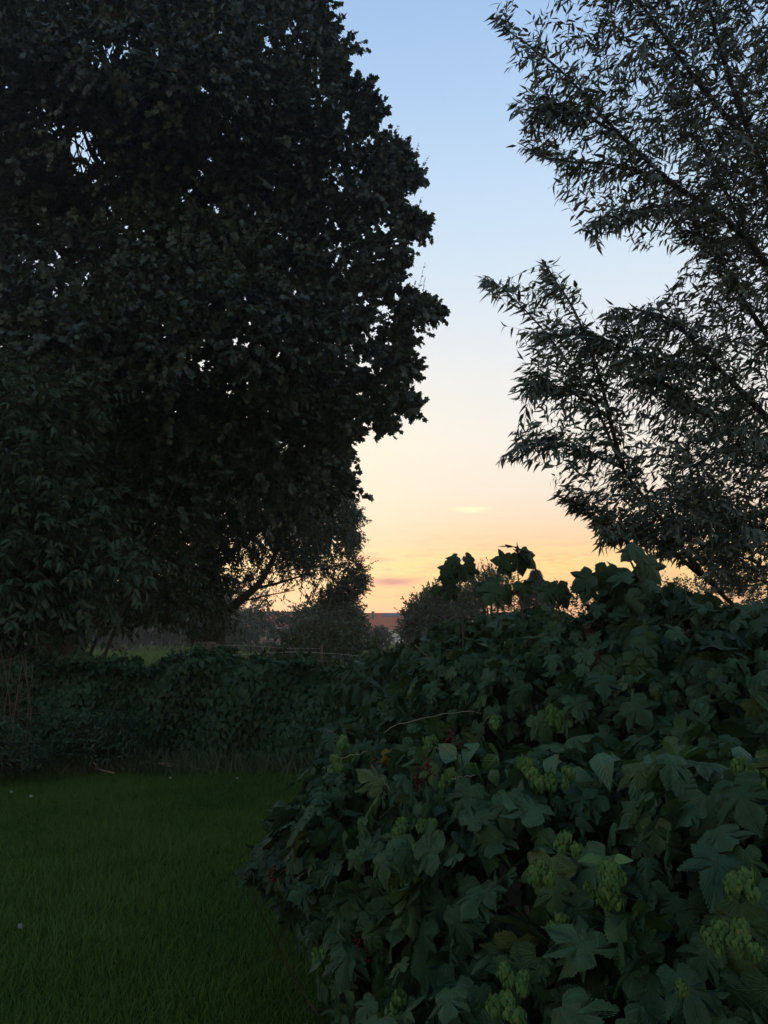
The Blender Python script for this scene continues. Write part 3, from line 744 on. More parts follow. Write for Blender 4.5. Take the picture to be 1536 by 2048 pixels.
def leafy_shrub(name, label, cat, base_px, d, blobs, tmpl, mat, size, k, ns, L, droop, spread=.8, stems=6, bark='bark', front=True, parts=('foliage',), gaps=(), twig=.004, flat=.5):
    bx = P(base_px, 1300, d)[0]
    t = thing(name, label, cat, (bx, d, 0)); og = org(t); lv = []; tw = []
    for b in blobs:
        px, py, dd, rx, ry, rd = b[:6]; mult = b[6] if len(b) > 6 else 1
        c, r = blob(px, py, dd, rx, ry, rd)
        p, nm = blob_surface(c, r, int(ns*mult*max(.15, rx*ry/6400.)), .4, .97, front)
        if not len(p): continue
        if gaps: ok = carve(p, gaps); p, nm = p[ok], nm[ok]
        l, w_ = sprays(tmpl, p, nm+rng.normal(size=p.shape)*.4+[0, 0, .15], rng.uniform(.6, 1.2, len(p))*L, k, size, spread, droop, flat, twig); lv.append(l); tw.append(w_)
    leafmesh(parts[0], lv, mat, t, False, og); tubemesh('twigs', tw, M[bark], t)
    for i in range(stems):
        b = blobs[i % len(blobs)]; c = P(*b[:3]); r0 = max(.012, .03*d/10)
        s0 = np.array([bx+rng.normal()*.2, d+rng.normal()*.1, -.03])
        tubemesh('stem', [tube(smoothline([s0, s0*.55+c*.45+[0, 0, .15], c], 10), (r0, r0*.3), 7, .05)], M[bark], t)
    return t
# compound-leaved shrub at the far left, over the hedge
leafy_shrub('elder_shrub', 'tall dark compound-leaved shrub at the left photo edge, drooping over the hedge', 'shrub', 60, 10.6,
            [(10, 790, 10.4, 85, 40, .6), (90, 775, 10.6, 75, 24, .5), (150, 800, 10.4, 60, 26, .5), (60, 860, 10.2, 130, 60, .8), (-40, 950, 10.2, 120, 110, .9), (80, 960, 10.3, 110, 80, .9), (60, 1060, 10.2, 130, 80, .9), (150, 1010, 10.6, 60, 60, .7), (-20, 1160, 10.1, 140, 100, .9), (110, 1160, 10.3, 120, 80, .8),
             (215, 1105, 10.3, 46, 26, .5), (255, 1140, 10.2, 36, 20, .4), (40, 1240, 10.2, 100, 60, .7), (130, 1190, 10.5, 50, 30, .5)],
            LEAFLET, M['elder'], .18, 13, 110, .55, .6, .9, 7)
leafy_shrub('climber_shrub', 'grey-green small-leaved shrub jutting out before the dark tree, two thin shoots on top', 'shrub', 120, 12.2,
            [(250, 880, 12, 80, 40, .6), (320, 880, 12, 60, 34, .5), (365, 885, 12, 30, 18, .35), (385, 890, 12, 10, 10, .15), (300, 940, 12.2, 90, 50, .7), (250, 990, 12.3, 60, 50, .6), (200, 1000, 12, 24, 34, .4), (340, 1010, 12.6, 80, 70, .7), (300, 1120, 12.7, 110, 80, .8), (330, 1190, 12.8, 90, 44, .7), (230, 1195, 12.6, 50, 36, .6)],
            SMALL, M['ivy'], .10, 11, 150, .3, .4, .8, 4)
t = [o for o in COL.objects if o.name.startswith('climber_shrub')][0]
sl = []; st = []
for a, b in (((256, 860), (254, 812)), ((285, 860), (288, 815)), ((326, 850), (322, 790))):
    p0, p1 = P(*a, 12), P(*b, 12); l, w_ = sprays(SMALL, p0[None], (p1-p0)[None], [np.linalg.norm(p1-p0)], 12, .07, .9, .1, .6, .004, .05); sl.append(l); st.append(w_)
leafmesh('shoot_leaves', sl, M['ivy'], t, False, org(t)); tubemesh('shoot_stems', st, M['bark'], t)

# ---- bushes and trees in the distance
FAR = dict(tmpl=SMALL, stems=4, front=False)
leafy_shrub('round_bush', 'dense dark bush in the middle distance left of the orange roof', 'bush', 670, 42,
            [(688, 1215, 42, 22, 14, 1), (678, 1240, 42, 45, 32, 1.6), (628, 1245, 42, 40, 26, 1.5), (704, 1254, 42, 12, 16, .8), (638, 1270, 41, 60, 18, 1.6), (703, 1272, 41, 28, 16, 1), (660, 1225, 40.5, 34, 22, 1.2), (682, 1250, 40.5, 24, 24, 1)], mat=M['tree_far'], size=.22, k=12, ns=1300, L=.7, droop=.2, spread=.6, **FAR)
leafy_shrub('round_bush', 'pale grey-green rounded willow bush right of the orange roof', 'bush', 860, 34,
            [(866, 1212, 34, 26, 22, 1), (896, 1205, 34, 36, 28, 1.2), (846, 1232, 34, 34, 26, 1.2), (876, 1250, 34, 60, 34, 1.6), (926, 1240, 34, 50, 50, 1.4), (831, 1260, 34, 24, 20, .9)], mat=M['tree_far'], size=.17, k=11, ns=1300, L=.6, droop=.05, spread=.5, **FAR)
leafy_shrub('clipped_bush', 'small round dark bush right in front of the orange-roofed house', 'bush', 762, 60,
            [(762, 1268, 60, 15, 11, .8), (752, 1276, 60, 12, 10, .7), (772, 1276, 60, 12, 10, .7)], mat=M['maple'], size=.2, k=9, ns=600, L=.35, droop=.2, **FAR)
leafy_shrub('dark_bush', 'low dark thicket under the sunset-lit branches beside the trunk', 'bush', 540, 50,
            [(490, 1252, 50, 40, 22, 1.5), (560, 1256, 50, 42, 20, 1.5), (470, 1270, 48, 40, 20, 1.5), (610, 1268, 48, 36, 18, 1.4), (540, 1278, 46, 90, 14, 1.6), (520, 1240, 50, 34, 14, 1), (590, 1244, 50, 34, 14, 1.2), (455, 1240, 46, 30, 22, 1.2)], mat=M['fine'], size=.2, k=9, ns=700, L=.6, droop=.2, **FAR)
leafy_shrub('hedgerow', 'long dark distant hedgerow closing the meadow left of the leaning trunk', 'hedge', 260, 75,
            [(x, 1226+rng.normal()*5, 75+rng.normal()*2, 60, 36+rng.random()*10, 2.4) for x in range(-60, 500, 55)]+[(x, 1264, 74, 60, 16, 2) for x in range(-60, 500, 40)]+[(x, 1250, 73, 60, 20, 2) for x in range(-80, 500, 40)], mat=M['fine'], size=.42, k=10, ns=420, L=1.1, droop=.2, **FAR)
leafy_shrub('weedy_bush', 'low olive-green weedy bush on the meadow right of the fence tape', 'bush', 650, 19,
            [(600, 1300, 19, 40, 16, .7), (650, 1292, 19, 44, 22, .8), (690, 1300, 19, 40, 20, .7), (735, 1306, 18, 30, 14, .6), (630, 1312, 17, 60, 10, .6)], mat=M['tree_far'], size=.11, k=9, ns=600, L=.4, droop=.1, **FAR)
leafy_shrub('upright_tree', 'feathery pale young tree standing behind the two sycamore shoots', 'tree', 975, 30,
            [(985, 1165, 30, 18, 14, .7), (960, 1180, 30, 24, 18, .8), (1000, 1185, 30, 24, 20, .8), (975, 1215, 30, 44, 34, 1.2), (940, 1215, 30, 30, 30, 1)], mat=M['tree_far'], size=.12, k=10, ns=900, L=.7, droop=-.2, spread=.4, **FAR)
def conifer(px, d, top, label):
    c = P(px, 1300, d); H = P(px, top, d)[2]
    t = thing('conifer_tree', label, 'tree', (c[0], d, 0)); og = org(t)
    trunk_part('trunk', t, [(c[0], d, -.1), (c[0], d, H*.5), (c[0], d, H*.97)], .14, .02, M['bark'])
    n = 2600; z = H*(.12+.88*rng.random(n)**.8); a = rng.uniform(0, 2*np.pi, n); rr = (H-z)*.42+.03
    d0 = np.column_stack([np.cos(a), np.sin(a), np.full(n, .25)]); p = np.column_stack([c[0]+np.cos(a)*rr*.45, d+np.sin(a)*rr*.45, z])
    l, w_ = sprays(LANCE, p, d0+rng.normal(size=(n, 3))*.2, rr*.62+.05, 8, .16, .6, .0, .6, .004)
    leafmesh('crown', [l], M['conifer'], t, False, og)
conifer(1076, 31, 1143, 'small pointed dark conifer behind the shrubs right of the taller shoot')
leafy_shrub('background_tree', 'indistinct bushy tree behind the tall shrub at the right, under the willow', 'tree', 1330, 26,
            [(1130, 1225, 26, 60, 34, 1.2), (1230, 1235, 26, 70, 36, 1.3), (1330, 1215, 26, 80, 44, 1.5), (1440, 1205, 26, 90, 50, 1.5), (1540, 1200, 26, 80, 60, 1.5)], mat=M['fine'], size=.13, k=9, ns=330, L=.6, droop=.1, **FAR)

# ================================================================== WILLOW
def willow():
    bx, D = P(1600, 1300, 7.2)[0], 7.2
    t = thing('willow_tree', 'feathery narrow-leaved willow with arching branches across the upper right', 'tree', (bx, D, 0)); og = org(t)
    trunk_part('trunk', t, [(bx, D, -.1), (bx+.03, D, .7), tuple(P(1612, 1130, D)), tuple(P(1622, 900, D)), tuple(P(1625, 560, D-.1)), tuple(P(1615, 200, D)), tuple(P(1600, -150, D))], .15, .03, M['willowbark'])
    br = [([(1600, 1330, 7.1), (1420, 1165, 6.7), (1300, 1010, 6.35), (1245, 935, 6.2), (1190, 810, 6.05), (1110, 690, 5.9), (1050, 620, 5.85), (985, 560, 5.8)], .021, .003),
          ([(1245, 935, 6.2), (1225, 860, 6.1), (1195, 740, 6), (1150, 625, 5.95), (1110, 560, 5.9), (1083, 518, 5.85)], .022, .003),
          ([(1624, 640, 7.1), (1510, 500, 6.9), (1430, 420, 6.6), (1350, 370, 6.4), (1240, 270, 6.1), (1120, 140, 5.9), (1000, 50, 5.7)], .034, .004),
          ([(1624, 580, 7.0), (1510, 300, 6.7), (1430, 60, 6.4), (1380, -180, 6.2)], .034, .008),
          ([(1430, 420, 6.6), (1340, 410, 6.4), (1240, 430, 6.1), (1150, 465, 5.9)], .022, .003),
          ([(1350, 370, 6.4), (1230, 330, 6.2), (1110, 320, 6), (1035, 285, 5.9)], .02, .003),
          ([(1240, 270, 6.1), (1130, 215, 6), (1020, 230, 5.9)], .016, .003),
          ([(1400, 1150, 6.7), (1320, 1085, 6.5), (1230, 1060, 6.3), (1170, 1020, 6.2)], .02, .003),
          ([(1245, 935, 6.2), (1160, 900, 6.1), (1070, 880, 6), (1000, 915, 5.95)], .016, .003),
          ([(1190, 810, 6.05), (1100, 770, 5.95), (1015, 790, 5.9)], .012, .003),
          ([(1617, 920, 7.1), (1440, 740, 6.8), (1340, 640, 6.5), (1240, 615, 6.2)], .035, .003),
          ([(1622, 800, 7.1), (1500, 620, 6.9), (1440, 520, 6.6), (1400, 470, 6.5)], .03, .004),
          ([(1510, 300, 6.7), (1400, 170, 6.4), (1290, 20, 6.2), (1200, -80, 6.1)], .03, .006),
          ([(1440, 740, 6.8), (1330, 720, 6.5), (1250, 700, 6.3), (1200, 670, 6.2)], .018, .003),
          ([(1300, 1010, 6.35), (1260, 1070, 6.3), (1205, 1095, 6.2)], .012, .003), ([(1617, 1000, 7.1), (1470, 860, 6.9), (1380, 800, 6.6), (1310, 760, 6.5)], .03, .004)]
    br += [([(1624, 480, 7.2), (1580, 200, 7.4), (1560, -160, 7.5)], .06, .02), ([(1592, 1100, 7.3), (1470, 1040, 7.4), (1390, 1000, 7.5)], .03, .006), ([(1622, 700, 7.3), (1480, 440, 7.5), (1360, 200, 7.6)], .035, .006)]
    lines = []
    for pts, r0, r1 in br:
        q = [P(*p) for p in pts]; trunk_part('branch', t, q, r0, r1, M['willowbark'], 26, 8); lines.append(smoothline(q, 60))
    poly = [(985, 45), (1030, 90), (1010, 130), (1060, 160), (1020, 215), (1050, 250), (1020, 295), (1075, 315), (1110, 335), (1090, 385), (1150, 400), (1190, 430), (1140, 470), (1185, 500), (1240, 470), (1280, 510), (1310, 525), (1345, 490), (1390, 485), (1350, 560), (1290, 605), (1215, 610), (1195, 680), (1150, 640), (1172, 570), (1120, 545), (1080, 508), (1060, 585), (1020, 540), (958, 560), (1010, 640), (985, 655), (1050, 690), (1025, 720), (1030, 765), (1000, 790), (1060, 800), (1075, 830), (1020, 870), (990, 925), (1080, 925), (1100, 1010), (1150, 1000), (1190, 1060), (1200, 1105), (1260, 1080), (1300, 1110), (1390, 1150), (1440, 1180), (1600, 1200), (1860, 1150), (1900, 500), (1800, -160), (1000, -160)]
    lv = []; tw = []; sec = []
    def run(p0, dr, L, k=9, size=.115):
        # keep twigs whose tip and base are inside the crown's outline
        e = p0+nrm(dr)*L[:, None]
        x0, y0 = px_of(p0); x1, y1 = px_of(e+[0, 0, -.03])
        ok = inpoly(x0, y0, poly) & inpoly(x1, y1, poly)
        if not ok.any(): return
        l, w_ = sprays(LANCE, p0[ok], dr[ok], L[ok], k, size, .75, .55, .8, .002, .05, .35); lv.append(l); tw.append(w_)
    # 1. twigs along every branch
    for ln in lines:
        tg = np.gradient(ln, axis=0); n = 105
        i = (8+rng.random(n)**.8*(len(ln)-9)).astype(int)
        s_ = rng.normal(size=(n, 3)); s_ -= tg[i]*np.sum(s_*nrm(tg[i]), -1, keepdims=True)
        run(ln[i], nrm(tg[i])*.8+nrm(s_)*.75+[0, 0, -.05], rng.uniform(.14, .5, n))
        e = ln[-1][None]; run(np.repeat(ln[-3:], 3, 0), np.repeat(nrm(tg[-3:]), 3, 0)+rng.normal(size=(9, 3))*.3, rng.uniform(.12, .3, 9), 12)
    # 2. secondary leafy branchlets filling the crown
    X, Y = grid_in_poly(poly, 27, .6)
    dens = np.clip((X-960)/330., .3, 1)
    dens *= np.where((np.abs(X-1280) < 75) & (np.abs(Y-930) < 60), .35, 1)
    k = rng.random(len(X)) < dens*.72; X, Y = X[k], Y[k]
    dd = 5.85+np.clip((X-1000)/560, 0, 1.1)*1.1+rng.normal(size=len(X))*.45
    p = P(X, Y, dd); n = len(p)
    out = np.column_stack([np.full(n, -.75), rng.normal(size=n)*.5-.15, np.where(Y < 500, .1, .35)+rng.normal(size=n)*.4])
    for j in range(2):
        run(p+rng.normal(size=(n, 3))*.05, out+rng.normal(size=(n, 3))*.45, rng.uniform(.15, .42, n))
    for wx, wy, wr, nn in ((1330, 1040, 130, 90), (1450, 1080, 120, 150), (1480, 900, 120, 80), (1380, 1120, 90, 80), (1500, 300, 110, 60)):
        p = P(wx+rng.normal(size=nn)*wr*.6, wy+rng.normal(size=nn)*wr*.5, 6.8+rng.normal(size=nn)*.5)
        run(p, np.column_stack([rng.normal(size=nn)-.5, rng.normal(size=nn), rng.normal(size=nn)*.6]), rng.uniform(.2, .45, nn), 11)
    # extra mass toward the right edge and behind
    poly_r = [(1180, -160), (1800, -160), (1880, 500), (1820, 1150), (1330, 1120), (1310, 1000), (1330, 700), (1400, 500), (1280, 380), (1150, 150)]
    X, Y = grid_in_poly(poly_r, 30, .6)
    k = rng.random(len(X)) < np.clip((X-1150)/330., .2, 1.0)*.85; X, Y = X[k], Y[k]
    p = P(X, Y, 7.2+rng.normal(size=len(X))*.6); n = len(p)
    for j in range(2):
        run(p+rng.normal(size=(n, 3))*.04, np.column_stack([rng.normal(size=n)-.4, rng.normal(size=n), rng.normal(size=n)*.7+.1]), rng.uniform(.2, .5, n), 13, .13)
    leafmesh('crown', lv, M['willow'], t, False, og)
    tubemesh('twigs', tw+sec, M['willowbark'], t)
willow()

# ================================================================== SHRUBS ON THE RIGHT
def mound(name, label, cat, base, blobs, tmpl, mat, size, dens, jit=.5, stems=5, extra=None, up=.45, lo=.62, stem_r=.011, rise=.06, under=.7):
    bx = P(base[0], 1300, base[1])[0]
    t = thing(name, label, cat, (bx, base[1], 0)); og = org(t); lv = []
    for b in blobs:
        c, r = blob(*b[:6]); ms = size*(b[6] if len(b) > 6 else 1)
        area = 2*np.pi*(r[0]*r[2]+r[1]*r[2]+r[0]*r[1])/1.6
        n = int(dens*area/(ms*ms*.55))
        p, nm = blob_surface(c, r, n, lo, 1.06, True)
        if len(p): lv.append(shingle(tmpl, p, nm, ms*rng.uniform(.4, 1.25, len(p)), up, jit))
    leafmesh('foliage', lv, mat, t, True, og)
    for i in range(stems):
        b = blobs[i*max(1, len(blobs)//stems) % len(blobs)]; c = P(*b[:3]); s0 = np.array([c[0]*under+bx*(1-under)+rng.normal()*.12, c[1]*.8+base[1]*.2+.1, -.03])
        tubemesh('stem', [tube(smoothline([s0, s0*.5+c*.5+rng.normal(size=3)*.08, c+[0, 0, rise]], 12), (stem_r, stem_r*.5), 7, .04)], M['stem'], t)
    return t
near = mound('hop_covered_shrub', 'big near shrub with large lobed leaves and pale green hop cones, bottom right', 'shrub', (1150, 2.6),
      [(1100, 1770, 2.5, 260, 200, .45), (1450, 1720, 2.2, 220, 220, .4), (830, 1760, 2.8, 150, 190, .4, .9), (680, 1700, 3.2, 95, 130, .3, .75), (700, 1910, 2.8, 50, 120, .2, .8), (800, 1960, 2.7, 120, 130, .3), (1020, 1990, 2.3, 250, 150, .4), (1420, 1990, 2.0, 300, 180, .4),
       (730, 1560, 3.4, 75, 75, .3, .7), (880, 1570, 3.2, 130, 100, .4, .75), (1130, 1600, 2.9, 190, 110, .4, .85), (1420, 1580, 2.6, 190, 110, .4, .9), (1740, 1650, 2.3, 200, 220, .4), (1760, 1950, 2.2, 240, 220, .4)],
      PALM_HI, M['bush'], .114, 1.2, .65, 7)
low = mound('currant_bush', 'low lobed-leaf bush sprawling over the lawn edge left of the hop-covered shrub', 'bush', (830, 3.0),
      [(560, 1710, 3.4, 60, 36, .2), (525, 1728, 3.4, 34, 14, .12), (490, 1734, 3.4, 14, 5, .06), (600, 1650, 3.5, 55, 46, .25), (560, 1640, 3.6, 22, 10, .1), (640, 1590, 3.6, 50, 50, .25), (650, 1810, 3.1, 50, 60, .2), (620, 1750, 3.2, 60, 60, .2), (690, 1500, 3.9, 55, 45, .3), (660, 1530, 3.8, 26, 26, .2)],
      PALM_HI, M['bushdark'], .09, 1.25, .6, 4, lo=.5, under=0, rise=-.05, stem_r=.006)
mid = mound('currant_bush', 'broad middle bush with red currants behind the hop-covered shrub', 'bush', (1050, 4.2),
      [(820, 1440, 4.4, 110, 60, .5, .75), (930, 1400, 4.2, 120, 100, .5, .85), (1080, 1400, 3.8, 160, 120, .5), (1300, 1400, 3.4, 200, 140, .5), (1480, 1420, 3.1, 170, 120, .5), (920, 1320, 4.6, 80, 55, .45, .7), (1020, 1296, 4.5, 100, 56, .5, .7), (1130, 1284, 4.2, 100, 56, .5, .75), (1180, 1345, 3.8, 120, 80, .5), (860, 1350, 5, 70, 50, .5, .7), (1075, 1238, 4.8, 70, 20, .3, .6), (960, 1258, 4.7, 60, 18, .3, .6), (1010, 1240, 4.7, 50, 14, .25, .55), (890, 1262, 4.8, 40, 18, .25, .6)],
      PALM_HI, M['bush'], .09, 1.1, .75, 6)
tall = mound('guelder_shrub', 'tall dark big-leaved shrub beneath the willow at the right edge', 'shrub', (1380, 3.7),
      [(1258, 1190, 3.7, 58, 44, .3, .9), (1215, 1215, 3.7, 40, 26, .25, .8), (1340, 1215, 3.7, 70, 45, .35, .9), (1300, 1285, 3.6, 120, 65, .5), (1440, 1255, 3.5, 110, 50, .4, .9), (1540, 1270, 3.3, 100, 70, .45), (1450, 1330, 3.3, 150, 80, .5), (1195, 1245, 3.8, 40, 20, .25, .7), (1680, 1270, 3.5, 130, 90, .5), (1700, 1420, 3.4, 140, 160, .5), (1880, 1400, 3.5, 120, 160, .5)],
      PALM_HI, M['bushdark'], .11, 1.0, .65, 6)
dark = mound('dogwood_bush', 'dark smaller-leaved bush against the hedge, left behind the middle bush', 'bush', (790, 7.0),
      [(800, 1390, 6.8, 90, 70, .7), (860, 1350, 6.3, 80, 50, .6), (730, 1390, 7.8, 70, 75, .6), (780, 1320, 7.0, 70, 22, .5), (850, 1300, 6.6, 60, 22, .5), (730, 1470, 7.0, 70, 60, .5), (900, 1290, 6.3, 60, 30, .5)],
      HEART, M['bushdark'], .13, .8, .6, 5)
broad = mound('broadleaf_vine', 'patch of smooth light-green pointed leaves draped over the near shrub at right', 'vine', (1300, 2.7),
      [(1180, 1520, 2.6, 70, 30, .12), (1260, 1535, 2.5, 80, 40, .12), (1350, 1520, 2.4, 90, 36, .14), (1450, 1525, 2.3, 90, 40, .14), (1530, 1530, 2.2, 60, 30, .12), (960, 1510, 2.9, 46, 40, .12, .85), (985, 1560, 2.8, 40, 40, .12, .85)],
      OVATE, M['broad'], .115, .5, .6, 2, up=.9, rise=-.15)

# single large leaves making the shrubs' skyline
def one_leaf(par, c, axis, nml, size, mat, k=0, name='leaf'):
    o = leafmesh(name, [scatter([PALM_HI[k]], np.zeros((1, 3)), np.array([axis], float), np.array([nml], float), size*.8)], mat, None, True)
    o.parent = par; o.location = [float(v) for v in (np.asarray(c)-org(par))]
    return o
for px, py, d, ax, nm, s in ((1215, 1130, 3.6, (-.2, .2, -1), (.1, -1, .3), .15), (1185, 1150, 3.6, (-.9, .1, -.5), (-.2, -1, .4), .14), (1262, 1095, 3.6, (1, -.1, -.35), (0, -.6, .8), .15), (1275, 1090, 3.6, (-.8, -.3, -.5), (.1, -.6, .8), .13), (1178, 1165, 3.6, (-.3, 0, -1), (-.1, -1, .1), .12),
                            (1240, 1140, 3.6, (.1, 0, -1), (0, -1, .2), .15), (1225, 1160, 3.6, (.7, 0, -.8), (0, -1, .3), .14), (1290, 1120, 3.6, (.6, 0, -.9), (0, -1, .5), .16), (1250, 1180, 3.6, (-.2, 0, -1), (0, -1, .3), .15), (1115, 1165, 3.9, (.1, .1, -1), (0, -1, .2), .13), (1105, 1172, 3.9, (-.7, .1, -.8), (0, -1, .4), .13), (1122, 1180, 3.9, (.6, .1, -.9), (0, -1, .4), .13)):
    one_leaf(tall, P(px, py, d), ax, nm, s, M['bushdark'], int(rng.integers(0, 5)))
tubemesh('stem', [tube(smoothline([P(1400, 1390, 3.5), P(1370, 1290, 3.5), P(1330, 1205, 3.55), P(1308, 1165, 3.6)], 12), (.012, .005), 6)], M['stem'], tall)
tubemesh('stem', [tube(smoothline([P(1300, 1200, 3.6), P(1270, 1140, 3.6), P(1250, 1100, 3.6)], 8), (.008, .003), 6)], M['stem'], tall)
tubemesh('stem', [tube(smoothline([P(1130, 1290, 3.9), P(1118, 1220, 3.9), P(1113, 1160, 3.9)], 8), (.006, .003), 6)], M['stem'], tall)

def sapling(label, stem, leaves, d):
    b = P(*stem[0], d); t = thing('maple_sapling', label, 'sapling', (b[0], d, 0), 'sycamore shoots standing against the sunset')
    pts = [(b[0]+.02, d, -.03), (b[0], d, b[2]*.6)]+[tuple(P(*q, d)) for q in stem]
    tubemesh('stem', [tube(smoothline(pts, 22), (.010, .0055, .0025), 7)], M['stem'], t)
    for i, (att, tipb, ax, nm, s) in enumerate(leaves):
        c = P(*tipb, d+rng.normal()*.03); a = P(*att, d)
        lf = one_leaf(t, c, ax, nm, s, M['bushdark'], i % 5)
        st = tubemesh('leaf_stalk', [tube(smoothline([a, a*.5+c*.5+[0, 0, .004], c], 6), .0018, 5)], M['stem'], t)
sapling('leaning sycamore shoot with a tight round head of hanging leaves, left of the taller one', [(926, 1250), (921, 1190), (918, 1150), (916, 1125)],
        [((918, 1150), (905, 1130), (-.75, .1, -.8), (-.3, -1, .3), .125), ((917, 1140), (925, 1128), (.15, 0, -1), (0, -1, .25), .125), ((916, 1130), (930, 1112), (.8, .1, -.7), (.3, -.8, .6), .12), ((916, 1128), (915, 1112), (-.8, 0, -.35), (-.2, -.8, .6), .11), ((917, 1140), (892, 1142), (-.35, 0, -1), (-.5, -1, .2), .11), ((918, 1145), (935, 1130), (.35, 0, -1), (.2, -1, .2), .12), ((918, 1150), (910, 1138), (-.1, 0, -1), (0, -1, .3), .12),
         ((921, 1168), (937, 1157), (1, 0, -.4), (.2, -.5, .9), .12), ((922, 1185), (903, 1168), (-.5, 0, -.9), (-.2, -1, .3), .125), ((922, 1190), (912, 1172), (-1, 0, -.4), (0, -.9, .5), .12), ((923, 1195), (876, 1172), (-.25, 0, -1), (.6, -1, .2), .085)], 4.3)
sapling('tallest sycamore shoot with wide flat leaves and two edge-on leaves at its tip', [(1046, 1250), (1040, 1200), (1036, 1150), (1034, 1085)],
        [((1036, 1140), (1022, 1124), (-1, .05, .05), (-.05, -1, -.25), .13), ((1036, 1140), (1024, 1126), (-.75, 0, -.55), (0, -1, .1), .11), ((1034, 1110), (1036, 1106), (.3, 0, -1), (0, -1, .25), .15), ((1034, 1106), (1044, 1102), (.8, .1, -.75), (.45, -1, .25), .15), ((1034, 1102), (1060, 1112), (.85, 0, -.75), (.6, -.4, .5), .10), ((1034, 1090), (1038, 1097), (-1, .25, .42), (.38, -.12, 1), .13), ((1034, 1090), (1037, 1097), (1, .2, -.10), (.08, -.10, 1), .105), ((1034, 1100), (1030, 1102), (.9, .2, -.3), (.3, -.35, 1), .12),
         ((1041, 1185), (1044, 1164), (.05, 0, -1), (0, -1, .3), .12), ((1040, 1165), (1052, 1160), (1, .3, .25), (-.2, -.2, 1), .09), ((1042, 1196), (1000, 1168), (-1, .1, -.05), (0, -.8, .55), .14), ((1042, 1196), (995, 1172), (-.6, 0, -.8), (0, -1, .3), .15), ((1042, 1196), (1005, 1175), (.5, 0, -.9), (0, -1, .4), .13), ((1041, 1190), (985, 1168), (-.95, 0, -.35), (0, -.9, .5), .13)], 4.2)
# pale undersides of turned leaves and a wilted frond
for par, px, py, d, ax, nm, s in ((mid, 1010, 1235, 4.0, (-.9, -.2, -.3), (.1, -.35, 1), .13), (mid, 1000, 1230, 4.0, (.9, -.3, .25), (0, -.3, 1), .12), (mid, 1180, 1240, 3.9, (-.8, -.4, -.2), (.2, -.3, 1), .13)):
    one_leaf(par, P(px, py, d), ax, nm, s, M['ivy'], 1)
one_leaf(near, P(779, 1500, 3.15), (.1, -.1, -1), (.1, -1, .4), .09, M['yellow'], 4, 'yellow_leaf')
one_leaf(mid, P(1262, 1315, 3.2), (.3, -.1, -1), (.1, -1, .4), .08, M['yellow'], 2, 'yellow_leaf')

# ---- hop cones
def cone_mesh(seed):
    g_ = np.random.default_rng(seed); pos, A, N, S = [], [], [], []
    nc = 3+seed % 4
    for c in range(nc):
        ox, oy, oz = g_.normal()*.016, g_.normal()*.009, -c*.008+g_.normal()*.006
        L = g_.uniform(.026, .036); tilt = g_.normal(size=2)*.25
        for i in range(26):
            f = (i+.5)/26; a = i*2.399; rr = .0145*np.sin(np.pi*min(1, f*.8+.16))
            pos.append((ox+rr*math.cos(a)+tilt[0]*f*L, oy+rr*math.sin(a)+tilt[1]*f*L, oz-f*L))
            A.append((math.cos(a)*.35, math.sin(a)*.35, -1)); N.append((math.cos(a), math.sin(a), .35)); S.append(.019*(1-.25*f)*g_.uniform(.85, 1.2))
    V, T, Rr, L_ = scatter(OVATE, np.array(pos), np.array(A), np.array(N), np.array(S))
    return mesh_np('hop_cluster', V, T, True, Rr, L_)
CONES = [cone_mesh(i) for i in range(6)]
for m_ in CONES: m_.materials.append(M['hop'])
hops = [(803, 1654, 2.62, 1.1), (853, 1655, 2.6, 1.15), (828, 1697, 2.55, 1.2), (796, 1740, 2.55, 1.35), (772, 1817, 2.6, 1.1), (1076, 1552, 2.55, 1.3), (1100, 1566, 2.5, 1.2), (1051, 1534, 2.6, 1.0), (1134, 1548, 2.5, .9), (1104, 1428, 3.3, 1.3), (1143, 1690, 2.05, 1.05), (1090, 1736, 2.05, 1.1), (1068, 1750, 2.05, 1.0), (1213, 1740, 1.95, 1.0), (1228, 1756, 1.95, 1.1),
        (1199, 1790, 2.0, .7), (1215, 1815, 2.0, .6), (1485, 1750, 1.8, 1.15), (1465, 1765, 1.8, 1.0), (1475, 1534, 2.1, .9), (1510, 1555, 2.1, .9), (1440, 1850, 1.75, 1.0), (1496, 1888, 1.7, .9), (1037, 1955, 1.95, .9), (1010, 1945, 1.95, .8), (994, 2004, 1.9, 1.1), (796, 2001, 2.3, 1.2), (655, 1905, 2.75, 1.2), (669, 1534, 3.1, 1.2), (690, 1488, 3.5, 1.2), (1362, 1980, 1.7, .7), (902, 2040, 2.2, 1.0), (1115, 1838, 2.1, .9), (902, 1552, 2.8, .8), (885, 1573, 2.8, .8), (1330, 1660, 2.2, .9), (990, 1450, 3.4, 1.1), (860, 1490, 3.2, 1.1)]
for i, (px, py, d, s) in enumerate(hops):
    o = bpy.data.objects.new('hop_cluster', CONES[i % 6]); COL.objects.link(o); o.parent = near
    o.location = [float(v) for v in P(px, py-20, d-.06)-org(near)]; o.rotation_euler = (rng.normal()*.15, rng.normal()*.15, rng.uniform(0, 6.28)); o.scale = (s*1.0,)*3
tops = [(1228, 1722, 1.95, 1), (1208, 1724, 1.95, -1), (1196, 1716, 1.97, -1)]
tb = [scatter(OVATE, np.array([P(x, y, d)]), np.array([[sgn, -.3, .25]]), np.array([[0, -.6, .8]]), .045) for x, y, d, sgn in tops]
leafmesh('young_leaf', tb, M['hop'], near, True, org(near))
